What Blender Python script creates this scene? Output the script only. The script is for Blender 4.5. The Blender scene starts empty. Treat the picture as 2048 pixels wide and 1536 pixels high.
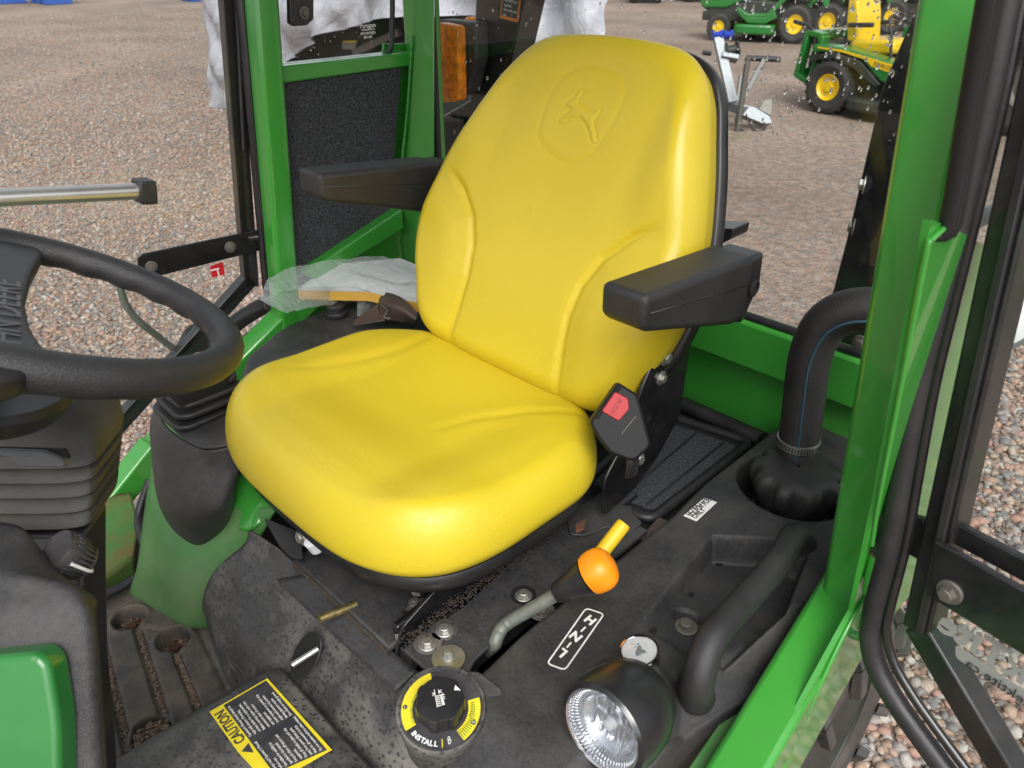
import bpy, bmesh, math, random
import numpy as np
from mathutils import Vector, Matrix

random.seed(4); RNG = np.random.default_rng(4)
SC = bpy.context.scene
COL = SC.collection
R = math.radians

# ------------------------------------------------------------ camera
CAM = np.array([0.803, -0.80, 1.75]); TH = R(30); YAW = R(45.2)
cd = bpy.data.cameras.new('camera'); cam = bpy.data.objects.new('camera', cd); COL.objects.link(cam)
cam.location = CAM; cam.rotation_euler = (R(90) - TH, 0, YAW)
cd.sensor_fit = 'HORIZONTAL'; cd.sensor_width = 36; cd.lens = 1540 / 2048 * 36
cd.clip_start = 0.05; cd.clip_end = 400
cd.dof.use_dof = True; cd.dof.focus_distance = 1.25; cd.dof.aperture_fstop = 9.0
SC.camera = cam
# ------------------------------------------------------------ sky and sun (overcast)
SUN_EL, SUN_AZ = R(48), R(128)
wd = bpy.data.worlds.new('World'); SC.world = wd; wd.use_nodes = True
nt = wd.node_tree; nt.nodes.clear()
sky = nt.nodes.new('ShaderNodeTexSky'); sky.sky_type = 'NISHITA'; sky.sun_disc = False
sky.sun_elevation = SUN_EL; sky.sun_rotation = SUN_AZ; sky.air_density = 1.0; sky.dust_density = 4.0
hs = nt.nodes.new('ShaderNodeHueSaturation'); hs.inputs['Saturation'].default_value = 0.22
tc = nt.nodes.new('ShaderNodeTexCoord'); nz = nt.nodes.new('ShaderNodeTexNoise'); nz.inputs['Scale'].default_value = 2.2
nz.inputs['Detail'].default_value = 5
mr = nt.nodes.new('ShaderNodeMapRange'); mr.inputs[1].default_value = .3; mr.inputs[2].default_value = .7
mr.inputs[3].default_value = .8; mr.inputs[4].default_value = 1.25
mx = nt.nodes.new('ShaderNodeMix'); mx.data_type = 'RGBA'; mx.blend_type = 'MULTIPLY'; mx.inputs[0].default_value = 1
bg = nt.nodes.new('ShaderNodeBackground'); bg.inputs['Strength'].default_value = 0.15
wo = nt.nodes.new('ShaderNodeOutputWorld')
L = nt.links.new
L(sky.outputs[0], hs.inputs['Color']); L(tc.outputs['Generated'], nz.inputs['Vector']); L(nz.outputs['Fac'], mr.inputs[0])
L(hs.outputs[0], mx.inputs[6]); L(mr.outputs[0], mx.inputs[7]); L(mx.outputs[2], bg.inputs['Color']); L(bg.outputs[0], wo.inputs[0])
sd = bpy.data.lights.new('sun', 'SUN'); sd.energy = 1.15; sd.angle = R(40); sd.color = (1, .97, .93)
sun = bpy.data.objects.new('sun', sd); COL.objects.link(sun)
sv = Vector((math.sin(SUN_AZ) * math.cos(SUN_EL), math.cos(SUN_AZ) * math.cos(SUN_EL), math.sin(SUN_EL)))
sun.rotation_euler = sv.to_track_quat('Z', 'Y').to_euler()
SC.view_settings.view_transform = 'Standard'; SC.view_settings.look = 'None'
SC.view_settings.exposure = 0.5; SC.view_settings.gamma = 1; SC.view_settings.use_curve_mapping = False
SC.cycles.max_bounces = 10; SC.cycles.transparent_max_bounces = 16; SC.cycles.caustics_reflective = False
SC.cycles.caustics_refractive = False

# ------------------------------------------------------------ measuring helpers: a photo pixel seen on a chosen world plane
FW = np.array([-math.sin(YAW) * math.cos(TH), math.cos(YAW) * math.cos(TH), -math.sin(TH)])
RT = np.array([math.cos(YAW), math.sin(YAW), 0.]); UP = np.cross(RT, FW)
def ray(x, y): return FW + RT * (x - 1024) / 1540 - UP * (y - 768) / 1540
def on(x, y, ax, v):
    r = ray(x, y); return Vector(CAM + r * ((v - CAM[ax]) / r[ax]))
def X(x, y, v): return on(x, y, 0, v)
def Y(x, y, v): return on(x, y, 1, v)
def Z(x, y, v): return on(x, y, 2, v)
def PL(x, y, p0, n):
    r = ray(x, y); n = np.array(n, float); return Vector(CAM + r * (((np.array(p0) - CAM) @ n) / (r @ n)))
V = Vector

# ------------------------------------------------------------ materials
MATS = {}
def mat(name, base, rough=.5, metal=0., var=.12, vs=25, bump=.0, bs=300, coat=0., dust=None, da=.5, ds=9, dr=.75,
        emit=None, spec=.5, wrinkle=0, streak=None, spots=0, scr=0):
    m = bpy.data.materials.new(name); m.use_nodes = True; nt = m.node_tree; N = nt.nodes; L = nt.links.new
    b = N['Principled BSDF']; b.inputs['Metallic'].default_value = metal; b.inputs['Specular IOR Level'].default_value = spec
    b.inputs['Coat Weight'].default_value = coat; b.inputs['Coat Roughness'].default_value = .06
    tc = N.new('ShaderNodeTexCoord')
    n1 = N.new('ShaderNodeTexNoise'); n1.inputs['Scale'].default_value = vs; n1.inputs['Detail'].default_value = 5
    L(tc.outputs['Object'], n1.inputs['Vector'])
    r1 = N.new('ShaderNodeMapRange'); r1.inputs[1].default_value = .25; r1.inputs[2].default_value = .75
    r1.inputs[3].default_value = 1 - var; r1.inputs[4].default_value = 1 + var; L(n1.outputs['Fac'], r1.inputs[0])
    mm = N.new('ShaderNodeMix'); mm.data_type = 'RGBA'; mm.blend_type = 'MULTIPLY'; mm.inputs[0].default_value = 1
    mm.inputs[6].default_value = (*base, 1); L(r1.outputs[0], mm.inputs[7])
    col = mm.outputs[2]
    rr = N.new('ShaderNodeMapRange'); rr.inputs[3].default_value = max(.02, rough * .85); rr.inputs[4].default_value = min(1, rough * 1.15)
    L(n1.outputs['Fac'], rr.inputs[0]); ro = rr.outputs[0]
    if dust is not None:
        n2 = N.new('ShaderNodeTexNoise'); n2.inputs['Scale'].default_value = ds; n2.inputs['Detail'].default_value = 8
        n2.inputs['Roughness'].default_value = .68
        if streak: 
            mp = N.new('ShaderNodeMapping'); mp.inputs['Scale'].default_value = streak; L(tc.outputs['Object'], mp.inputs['Vector']); L(mp.outputs[0], n2.inputs['Vector'])
        else: L(tc.outputs['Object'], n2.inputs['Vector'])
        r2 = N.new('ShaderNodeMapRange'); r2.inputs[1].default_value = .42; r2.inputs[2].default_value = .68
        r2.inputs[3].default_value = da * .15; r2.inputs[4].default_value = da; L(n2.outputs['Fac'], r2.inputs[0])
        if spots:      # dark rain spots in the dust film and bright hairline scratches
            nd = N.new('ShaderNodeTexNoise'); nd.inputs['Scale'].default_value = spots * .8; nd.inputs['Detail'].default_value = 2; L(tc.outputs['Object'], nd.inputs['Vector'])
            va = N.new('ShaderNodeVectorMath'); va.operation = 'MULTIPLY_ADD'; L(nd.outputs['Color'], va.inputs[0]); va.inputs[1].default_value = (1.1 / spots,) * 3; L(tc.outputs['Object'], va.inputs[2])
            vo = N.new('ShaderNodeTexVoronoi'); vo.inputs['Scale'].default_value = spots; L(va.outputs[0], vo.inputs['Vector'])
            rs = N.new('ShaderNodeMapRange'); rs.inputs[1].default_value = .22; rs.inputs[2].default_value = .42; rs.inputs[3].default_value = .25; L(vo.outputs['Distance'], rs.inputs[0])
            ms = N.new('ShaderNodeMath'); ms.operation = 'MULTIPLY'; L(r2.outputs[0], ms.inputs[0]); L(rs.outputs[0], ms.inputs[1]); 
            r2 = ms
        if scr:
            acc = r2.outputs[0]
            for rot, sc in (((0, 0, .5), 26), ((.4, .2, 2.0), 31), ((0, .6, 1.3), 22)):
                mp = N.new('ShaderNodeMapping'); mp.inputs['Rotation'].default_value = rot; mp.inputs['Scale'].default_value = (sc * .25, sc * 5, sc * 5); L(tc.outputs['Object'], mp.inputs['Vector'])
                ns = N.new('ShaderNodeTexNoise'); ns.inputs['Scale'].default_value = 1.4; ns.inputs['Detail'].default_value = 3; ns.inputs['Distortion'].default_value = .4; L(mp.outputs[0], ns.inputs['Vector'])
                rq = N.new('ShaderNodeMapRange'); rq.inputs[1].default_value = .68; rq.inputs[2].default_value = .76; rq.inputs[4].default_value = scr; L(ns.outputs['Fac'], rq.inputs[0])
                mxx = N.new('ShaderNodeMath'); mxx.operation = 'MAXIMUM'; L(acc, mxx.inputs[0]); L(rq.outputs[0], mxx.inputs[1]); acc = mxx.outputs[0]; r2 = mxx
        m2 = N.new('ShaderNodeMix'); m2.data_type = 'RGBA'; L(r2.outputs[0], m2.inputs[0]); L(col, m2.inputs[6])
        m2.inputs[7].default_value = (*dust, 1); col = m2.outputs[2]
        m3 = N.new('ShaderNodeMix'); m3.data_type = 'FLOAT'; L(r2.outputs[0], m3.inputs[0]); L(ro, m3.inputs[2]); m3.inputs[3].default_value = dr
        ro = m3.outputs[0]
    L(col, b.inputs['Base Color']); L(ro, b.inputs['Roughness'])
    nrm = None
    if bump:
        n3 = N.new('ShaderNodeTexNoise'); n3.inputs['Scale'].default_value = bs; n3.inputs['Detail'].default_value = 3
        L(tc.outputs['Object'], n3.inputs['Vector'])
        bp = N.new('ShaderNodeBump'); bp.inputs['Strength'].default_value = bump; bp.inputs['Distance'].default_value = .002
        L(n3.outputs['Fac'], bp.inputs['Height']); nrm = bp
    if wrinkle:
        mp = N.new('ShaderNodeMapping'); mp.inputs['Scale'].default_value = (1, 1, 1); L(tc.outputs['Object'], mp.inputs['Vector'])
        nd = N.new('ShaderNodeTexNoise'); nd.inputs['Scale'].default_value = 34; nd.inputs['Detail'].default_value = 6; L(mp.outputs[0], nd.inputs['Vector'])
        va = N.new('ShaderNodeVectorMath'); va.operation = 'MULTIPLY_ADD'; L(nd.outputs['Color'], va.inputs[0]); va.inputs[1].default_value = (.07, .07, .07)
        L(mp.outputs[0], va.inputs[2])
        vo = N.new('ShaderNodeTexVoronoi'); vo.feature = 'DISTANCE_TO_EDGE'; vo.inputs['Scale'].default_value = 48; L(va.outputs[0], vo.inputs['Vector'])
        r4 = N.new('ShaderNodeMapRange'); r4.inputs[1].default_value = 0; r4.inputs[2].default_value = .06; L(vo.outputs['Distance'], r4.inputs[0])
        n5 = N.new('ShaderNodeTexNoise'); n5.inputs['Scale'].default_value = 7; L(tc.outputs['Object'], n5.inputs['Vector'])
        r5 = N.new('ShaderNodeMapRange'); r5.inputs[1].default_value = .45; r5.inputs[2].default_value = .7; r5.inputs[4].default_value = wrinkle; L(n5.outputs['Fac'], r5.inputs[0])
        b2 = N.new('ShaderNodeBump'); b2.inputs['Distance'].default_value = .0012; L(r5.outputs[0], b2.inputs['Strength']); L(r4.outputs[0], b2.inputs['Height'])
        if nrm: L(nrm.outputs[0], b2.inputs['Normal'])
        nrm = b2
    if nrm: L(nrm.outputs[0], b.inputs['Normal'])
    if emit: b.inputs['Emission Color'].default_value = (*emit, 1); b.inputs['Emission Strength'].default_value = 1
    MATS[name] = m; return m

DUST = (.15, .138, .118)
mat('yellow vinyl', (.650, .500, .022), .35, var=.07, vs=5, bump=.16, bs=420, wrinkle=.34, dust=(.40, .30, .03), da=.22, ds=5, dr=.5, spec=.55)
mat('black plastic', (.018, .018, .02), .42, bump=.35, bs=900, dust=DUST, da=.22, ds=6)
mat('smooth black', (.012, .012, .014), .3, bump=.0, dust=DUST, da=.12, ds=8)
mat('dusty plastic', (.024, .024, .027), .38, bump=.5, bs=900, dust=(.165, .155, .138), da=.30, ds=11, var=.6, vs=210, spots=0, scr=.30)
mat('scuffed plastic', (.022, .023, .026), .38, bump=.3, bs=500, dust=(.25, .235, .21), da=.80, ds=7, var=.4, spots=130, scr=.55)
mat('dusty mat', (.05, .048, .046), .55, bump=.5, bs=400, dust=(.22, .175, .135), da=.75, ds=16, var=.3, scr=.5)
mat('grained rubber', (.016, .016, .018), .42, bump=.5, bs=700, dust=DUST, da=.10, ds=10)
mat('matte seal', (.007, .007, .008), .62, bump=.2, bs=300)
mat('satin black', (.007, .007, .008), .5, spec=.35, bump=.1, bs=300)
mat('rubber', (.014, .014, .017), .42, bump=.15, bs=300, dust=(.10, .09, .08), da=.22, ds=12)
mat('hose rubber', (.017, .017, .018), .5, bump=.3, bs=500, dust=(.09, .075, .055), da=.3, ds=9)
mat('gloss black', (.008, .008, .010), .22, coat=.4, bump=.1, bs=200, dust=(.12, .11, .1), da=.1, ds=30)
mat('black steel', (.010, .010, .012), .3, coat=.2, bump=.12, bs=160, dust=(.13, .115, .1), da=.16, ds=22)
mat('green paint', (.042, .30, .034), .3, coat=.8, var=.08, vs=4, bump=.08, bs=40, dust=(.12, .30, .10), da=.10, ds=9, dr=.5, scr=.16)
mat('dusty green', (.035, .20, .03), .45, coat=.2, var=.1, dust=(.19, .26, .13), da=.75, ds=4)
mat('rusty green', (.04, .20, .035), .5, dust=(.20, .085, .035), da=.9, ds=14, dr=.8, bump=.4, bs=90)
_ = MATS['green paint'].node_tree
mat('mower green', (.018, .17, .03), .3, coat=.5, var=.1)
mat('mower yellow', (.78, .52, .01), .4, coat=.3, var=.06)
mat('tyre', (.022, .021, .021), .7, bump=.5, bs=60, dust=(.10, .09, .08), da=.4, ds=10)
mat('worn tyre', (.04, .039, .038), .7, bump=.6, bs=120, dust=(.15, .125, .105), da=.6, ds=10)
mat('zinc', (.55, .55, .52), .34, metal=.9, var=.2, vs=60, bump=.2, bs=200, dust=(.25, .22, .18), da=.3, ds=40)
mat('dull steel', (.20, .19, .17), .5, metal=.7, var=.3, vs=60, bump=.3, bs=200, dust=DUST, da=.5, ds=40)
mat('galvanised', (.23, .245, .26), .4, metal=.5, var=.2, vs=40, bump=.1, bs=80)
mat('brass plated', (.50, .40, .18), .35, metal=.9, var=.35, vs=120, bump=.3, bs=300)
mat('worn lever', (.17, .19, .165), .5, metal=.4, var=.35, vs=45, bump=.4, bs=160, dust=(.30, .29, .24), da=.4, ds=30)
mat('aluminium', (.62, .61, .58), .3, metal=.85, var=.06)
mat('chrome', (.9, .9, .92), .06, metal=1, var=.02)
mat('orange knob', (.95, .30, .008), .35, var=.06, vs=20, bump=.05, bs=200, dust=(.35, .12, .02), da=.18, ds=30)
mat('yellow plastic', (.75, .50, .02), .45, var=.08)
mat('decal yellow', (.80, .66, .02), .45, var=.06, dust=(.35, .28, .08), da=.2, ds=60)
mat('decal black', (.02, .02, .026), .45, var=.2, dust=(.14, .13, .12), da=.4, ds=30)
mat('decal white', (.78, .78, .75), .5, var=.05)
mat('decal orange', (.75, .22, .02), .5)
mat('grey print', (.30, .31, .29), .6, var=.05)
mat('red print', (.55, .01, .02), .5, var=.04)
mat('red plastic', (.42, .022, .03), .4, var=.06)
mat('taupe plastic', (.034, .032, .028), .45, bump=.4, bs=800, dust=(.12, .11, .09), da=.3, ds=6, var=.3, scr=.2)
mat('paddle grey', (.075, .077, .08), .4, bump=.2, bs=500, var=.15)
mat('grey relief', (.075, .075, .08), .5)
mat('silver reflector', (.86, .87, .9), .22, metal=.85, var=.1, vs=90, bump=.5, bs=60)
mat('dark red', (.30, .015, .015), .45)
mat('blue stripe', (.035, .095, .14), .6, var=.1)
mat('blue plastic', (.02, .05, .42), .4, var=.1)
mat('dirt', (.13, .085, .055), .95, var=.5, vs=160, bump=1, bs=400)
mat('dark earth', (.055, .042, .032), .95, var=.5, vs=160, bump=1, bs=400)
mat('rust', (.13, .055, .03), .85, var=.5, vs=120, bump=.8, bs=300)
mat('bark chips', (.25, .18, .13), .9, var=.6, vs=200, bump=1, bs=300)
mat('brown plastic', (.075, .05, .042), .4, var=.2)
mat('paper', (.66, .38, .06), .7, var=.1)
mat('white paper', (.7, .7, .68), .6, var=.1)
mat('tan cardboard', (.42, .32, .22), .8, var=.1)
mat('deep black', (.004, .004, .004), .9, var=.1)
mat('weld', (.04, .30, .045), .28, coat=.8, var=.3, vs=120, bump=1, bs=90)
mat('machine dark', (.018, .022, .02), .5, var=.4, vs=8, dust=(.08, .09, .07), da=.3)
mat('teal paint', (.01, .12, .14), .35, var=.1)
mat('pallet blue', (.02, .10, .42), .5, var=.3)
mat('grass', (.13, .22, .03), .8, var=.5, vs=30)
mat('lamp white', (.75, .78, .8), .25, var=.1)

def amber():
    m = mat('amber lens', (.95, .27, .008), .18, var=.45, vs=60, bump=1, bs=110); b = m.node_tree.nodes['Principled BSDF']
    b.inputs['Transmission Weight'].default_value = .0; b.inputs['IOR'].default_value = 1.45
amber()
def carpet():
    m = mat('carpet', (.062, .064, .070), .95, var=.85, vs=260, bump=1, bs=420, spec=.1)
carpet()
def glass_mat(name, tint=(1, 1, 1), refl=1.):
    m = bpy.data.materials.new(name); m.use_nodes = True; N = m.node_tree.nodes; L = m.node_tree.links.new; N.clear()
    o = N.new('ShaderNodeOutputMaterial'); t = N.new('ShaderNodeBsdfTransparent'); t.inputs[0].default_value = (*tint, 1)
    g = N.new('ShaderNodeBsdfGlossy'); g.inputs['Roughness'].default_value = .01
    f = N.new('ShaderNodeFresnel'); gm = N.new('ShaderNodeNewGeometry'); io = N.new('ShaderNodeMapRange'); io.inputs[3].default_value = 1.5; io.inputs[4].default_value = 1 / 1.5; L(gm.outputs['Backfacing'], io.inputs[0]); L(io.outputs[0], f.inputs['IOR']); mu = N.new('ShaderNodeMath'); mu.operation = 'MULTIPLY'; mu.inputs[1].default_value = refl
    mi = N.new('ShaderNodeMixShader'); L(f.outputs[0], mu.inputs[0]); L(mu.outputs[0], mi.inputs[0]); L(t.outputs[0], mi.inputs[1]); L(g.outputs[0], mi.inputs[2]); L(mi.outputs[0], o.inputs[0])
    MATS[name] = m
glass_mat('window glass', (.96, .98, .97), .6)
glass_mat('lens glass', (.95, .96, .97), 1.6)
def drops_mat():
    m = bpy.data.materials.new('water drops'); m.use_nodes = True; N = m.node_tree.nodes; L = m.node_tree.links.new; N.clear()
    o = N.new('ShaderNodeOutputMaterial'); g = N.new('ShaderNodeBsdfGlass'); g.inputs['IOR'].default_value = 1.33; g.inputs['Roughness'].default_value = 0
    L(g.outputs[0], o.inputs[0]); MATS['water drops'] = m
drops_mat()
def film_mat():
    m = bpy.data.materials.new('clear film'); m.use_nodes = True; N = m.node_tree.nodes; L = m.node_tree.links.new; N.clear()
    o = N.new('ShaderNodeOutputMaterial'); t = N.new('ShaderNodeBsdfTransparent'); t.inputs[0].default_value = (.93, .94, .94, 1)
    b = N.new('ShaderNodeBsdfPrincipled'); b.inputs['Base Color'].default_value = (.62, .66, .66, 1); b.inputs['Roughness'].default_value = .16
    lw = N.new('ShaderNodeLayerWeight'); lw.inputs['Blend'].default_value = .35
    mr = N.new('ShaderNodeMapRange'); mr.inputs[3].default_value = .17; mr.inputs[4].default_value = .75
    tc = N.new('ShaderNodeTexCoord'); mp = N.new('ShaderNodeMapping'); mp.inputs['Scale'].default_value = (9, 30, 30); mp.inputs['Rotation'].default_value = (0, 0, .5)
    nz = N.new('ShaderNodeTexNoise'); nz.inputs['Scale'].default_value = 3; nz.inputs['Detail'].default_value = 5; nz.inputs['Distortion'].default_value = 1
    bp = N.new('ShaderNodeBump'); bp.inputs['Strength'].default_value = 1; bp.inputs['Distance'].default_value = .005
    L(tc.outputs['Object'], mp.inputs['Vector']); L(mp.outputs[0], nz.inputs['Vector']); L(nz.outputs['Fac'], bp.inputs['Height']); L(bp.outputs[0], b.inputs['Normal'])
    mi = N.new('ShaderNodeMixShader'); L(lw.outputs['Facing'], mr.inputs[0]); L(mr.outputs[0], mi.inputs[0]); L(t.outputs[0], mi.inputs[1]); L(b.outputs[0], mi.inputs[2]); L(mi.outputs[0], o.inputs[0])
    MATS['clear film'] = m
film_mat()
def tarp_mat():
    m = mat('silver tarp', (.37, .37, .41), .36, metal=.0, var=.06, vs=3); N = m.node_tree.nodes; L = m.node_tree.links.new
    b = N['Principled BSDF']; tc = N.new('ShaderNodeTexCoord'); nz = N.new('ShaderNodeTexNoise'); nz.inputs['Scale'].default_value = 2.6
    nz.inputs['Detail'].default_value = 4; nz.inputs['Distortion'].default_value = 1.6
    bp = N.new('ShaderNodeBump'); bp.inputs['Strength'].default_value = 1; bp.inputs['Distance'].default_value = .05
    L(tc.outputs['Object'], nz.inputs['Vector']); L(nz.outputs['Fac'], bp.inputs['Height']); L(bp.outputs[0], b.inputs['Normal'])
tarp_mat()
STONE = [(0, (.23, .215, .205)), (.13, (.37, .325, .295)), (.26, (.44, .27, .21)), (.42, (.46, .335, .25)), (.56, (.32, .215, .17)), (.7, (.49, .385, .31)), (.83, (.27, .245, .235)), (.93, (.50, .455, .41))]
def ramp(N, stops):
    cr = N.new('ShaderNodeValToRGB'); cr.color_ramp.interpolation = 'CONSTANT'
    e = cr.color_ramp.elements
    e[0].position = stops[0][0]; e[0].color = (*stops[0][1], 1); e[1].position = stops[1][0]; e[1].color = (*stops[1][1], 1)
    for p, c in stops[2:]:
        k = e.new(p); k.color = (*c, 1)
    return cr
def pebble_mat():
    m = bpy.data.materials.new('pebbles'); m.use_nodes = True; N = m.node_tree.nodes; L = m.node_tree.links.new
    b = N['Principled BSDF']; g = N.new('ShaderNodeNewGeometry'); cr = ramp(N, STONE); L(g.outputs['Random Per Island'], cr.inputs[0])
    tc = N.new('ShaderNodeTexCoord'); nz = N.new('ShaderNodeTexNoise'); nz.inputs['Scale'].default_value = 130; nz.inputs['Detail'].default_value = 4; L(tc.outputs['Object'], nz.inputs['Vector'])
    mr = N.new('ShaderNodeMapRange'); mr.inputs[3].default_value = .5; mr.inputs[4].default_value = 1.15; L(nz.outputs['Fac'], mr.inputs[0])
    mm = N.new('ShaderNodeMix'); mm.data_type = 'RGBA'; mm.blend_type = 'MULTIPLY'; mm.inputs[0].default_value = 1; L(cr.outputs[0], mm.inputs[6]); L(mr.outputs[0], mm.inputs[7])
    L(mm.outputs[2], b.inputs['Base Color']); b.inputs['Roughness'].default_value = .72
    MATS['pebbles'] = m
pebble_mat()
def gravel_mat():
    m = bpy.data.materials.new('gravel'); m.use_nodes = True; N = m.node_tree.nodes; L = m.node_tree.links.new
    b = N['Principled BSDF']; tc = N.new('ShaderNodeTexCoord')
    def vor(scale):
        v = N.new('ShaderNodeTexVoronoi'); v.inputs['Scale'].default_value = scale; v.inputs['Randomness'].default_value = 1; L(tc.outputs['Object'], v.inputs['Vector']); return v
    v1 = vor(36); v2 = vor(70)
    sx = N.new('ShaderNodeSeparateColor'); L(v1.outputs['Color'], sx.inputs[0]); c1 = ramp(N, STONE); L(sx.outputs[0], c1.inputs[0])
    s2 = N.new('ShaderNodeSeparateColor'); L(v2.outputs['Color'], s2.inputs[0]); c2 = ramp(N, STONE); L(s2.outputs[0], c2.inputs[0])
    mx = N.new('ShaderNodeMix'); mx.data_type = 'RGBA'; mx.inputs[0].default_value = .45; L(c1.outputs[0], mx.inputs[6]); L(c2.outputs[0], mx.inputs[7])
    # dirt patches between and over the stones
    n1 = N.new('ShaderNodeTexNoise'); n1.inputs['Scale'].default_value = .75; n1.inputs['Detail'].default_value = 7; n1.inputs['Roughness'].default_value = .6; L(tc.outputs['Object'], n1.inputs['Vector'])
    r1 = N.new('ShaderNodeMapRange'); r1.inputs[1].default_value = .44; r1.inputs[2].default_value = .64; r1.inputs[3].default_value = .12; r1.inputs[4].default_value = .62; L(n1.outputs['Fac'], r1.inputs[0])
    m2 = N.new('ShaderNodeMix'); m2.data_type = 'RGBA'; L(r1.outputs[0], m2.inputs[0]); L(mx.outputs[2], m2.inputs[6]); m2.inputs[7].default_value = (.30, .215, .165, 1)
    n2 = N.new('ShaderNodeTexNoise'); n2.inputs['Scale'].default_value = .35; n2.inputs['Detail'].default_value = 4; L(tc.outputs['Object'], n2.inputs['Vector'])
    r2 = N.new('ShaderNodeMapRange'); r2.inputs[1].default_value = .35; r2.inputs[2].default_value = .7; r2.inputs[3].default_value = .72; r2.inputs[4].default_value = 1.08; L(n2.outputs['Fac'], r2.inputs[0])
    n4 = N.new('ShaderNodeTexNoise'); n4.inputs['Scale'].default_value = 14; n4.inputs['Detail'].default_value = 8; L(tc.outputs['Object'], n4.inputs['Vector'])
    r4 = N.new('ShaderNodeMapRange'); r4.inputs[1].default_value = .3; r4.inputs[2].default_value = .7; r4.inputs[3].default_value = .7; r4.inputs[4].default_value = 1.25; L(n4.outputs['Fac'], r4.inputs[0])
    mu = N.new('ShaderNodeMath'); mu.operation = 'MULTIPLY'; L(r2.outputs[0], mu.inputs[0]); L(r4.outputs[0], mu.inputs[1])
    m3 = N.new('ShaderNodeMix'); m3.data_type = 'RGBA'; m3.blend_type = 'MULTIPLY'; m3.inputs[0].default_value = 1; L(m2.outputs[2], m3.inputs[6]); L(mu.outputs[0], m3.inputs[7])
    # thin weeds
    n3 = N.new('ShaderNodeTexNoise'); n3.inputs['Scale'].default_value = 1.3; n3.inputs['Detail'].default_value = 9; L(tc.outputs['Object'], n3.inputs['Vector'])
    r3 = N.new('ShaderNodeMapRange'); r3.inputs[1].default_value = .66; r3.inputs[2].default_value = .74; r3.inputs[4].default_value = .5; L(n3.outputs['Fac'], r3.inputs[0])
    m4 = N.new('ShaderNodeMix'); m4.data_type = 'RGBA'; L(r3.outputs[0], m4.inputs[0]); L(m3.outputs[2], m4.inputs[6]); m4.inputs[7].default_value = (.20, .24, .07, 1)
    L(m4.outputs[2], b.inputs['Base Color']); b.inputs['Roughness'].default_value = .85; b.inputs['Specular IOR Level'].default_value = .25
    bp = N.new('ShaderNodeBump'); bp.inputs['Strength'].default_value = .9; bp.inputs['Distance'].default_value = .012; bp.invert = True
    ad = N.new('ShaderNodeMath'); ad.operation = 'ADD'; L(v1.outputs['Distance'], ad.inputs[0]); L(v2.outputs['Distance'], ad.inputs[1])
    L(ad.outputs[0], bp.inputs['Height']); L(bp.outputs[0], b.inputs['Normal'])
    MATS['gravel'] = m
gravel_mat()

# ------------------------------------------------------------ object helpers
ORG = {}
def org(p): return ORG.get(p.name, V((0, 0, 0))) if p is not None else V((0, 0, 0))
def thing(name, label, cat, loc=(0, 0, 0), group=None):
    o = bpy.data.objects.new(name, None); COL.objects.link(o); o.location = loc; o.empty_display_size = .05
    ORG[o.name] = V(loc); o['label'] = label; o['category'] = cat
    if group: o['group'] = group
    return o
def obj(name, verts, faces, m, parent=None, smooth=True, bevel=0, bseg=2, sub=0, autos=None, label=None):
    og = org(parent); me = bpy.data.meshes.new(name)
    me.from_pydata([tuple(V(v) - og) for v in verts], [], faces); me.update()
    bm = bmesh.new(); bm.from_mesh(me); bmesh.ops.recalc_face_normals(bm, faces=bm.faces); bm.to_mesh(me); bm.free()
    me.materials.append(MATS[m]); me.shade_smooth() if smooth else me.shade_flat()
    if smooth and autos is not None: me.set_sharp_from_angle(angle=R(autos))
    o = bpy.data.objects.new(name, me); COL.objects.link(o)
    if parent: o.parent = parent
    ORG[o.name] = og
    if bevel:
        b = o.modifiers.new('bevel', 'BEVEL'); b.width = bevel; b.segments = bseg; b.limit_method = 'ANGLE'; b.angle_limit = R(35)
        b.harden_normals = False
    if sub:
        s = o.modifiers.new('sub', 'SUBSURF'); s.levels = sub; s.render_levels = sub
    if label: o['label'] = label
    return o
def top(o, label, cat, group=None):
    o['label'] = label; o['category'] = cat
    if group: o['group'] = group
    return o
class MB:
    def __init__(s): s.v = []; s.f = []
    def add(s, v, f):
        n = len(s.v); s.v += [V(q) for q in v]; s.f += [tuple(i + n for i in q) for q in f]; return s
    def build(s, name, m, parent=None, **k): return obj(name, s.v, s.f, m, parent, **k)
def frame(d, up=(0, 0, 1)):
    d = V(d).normalized(); u = V(up)
    if abs(d.dot(u.normalized())) > .98: u = V((0, 1, 0)) if abs(d.y) < .9 else V((1, 0, 0))
    x = u.cross(d).normalized(); y = d.cross(x).normalized(); return x, y, d
def boxg(c, s, ax=None):
    c = V(c); a, b, d = ax if ax else (V((1, 0, 0)), V((0, 1, 0)), V((0, 0, 1)))
    v = [c + a * (s[0] / 2 * i) + b * (s[1] / 2 * j) + d * (s[2] / 2 * k) for i in (-1, 1) for j in (-1, 1) for k in (-1, 1)]
    f = [(0, 1, 3, 2), (4, 6, 7, 5), (0, 4, 5, 1), (2, 3, 7, 6), (0, 2, 6, 4), (1, 5, 7, 3)]; return v, f
def box(name, c, s, m, parent=None, ax=None, bevel=.002, **k):
    v, f = boxg(c, s, ax); return obj(name, v, f, m, parent, smooth=bevel > 0, bevel=bevel, autos=40, **k)
def beam(name, p0, p1, w, h, m, parent=None, up=(0, 0, 1), bevel=.004, **k):
    p0 = V(p0); p1 = V(p1); ax = frame(p1 - p0, up); return box(name, (p0 + p1) / 2, (w, h, (p1 - p0).length), m, parent, ax, bevel, **k)
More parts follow.
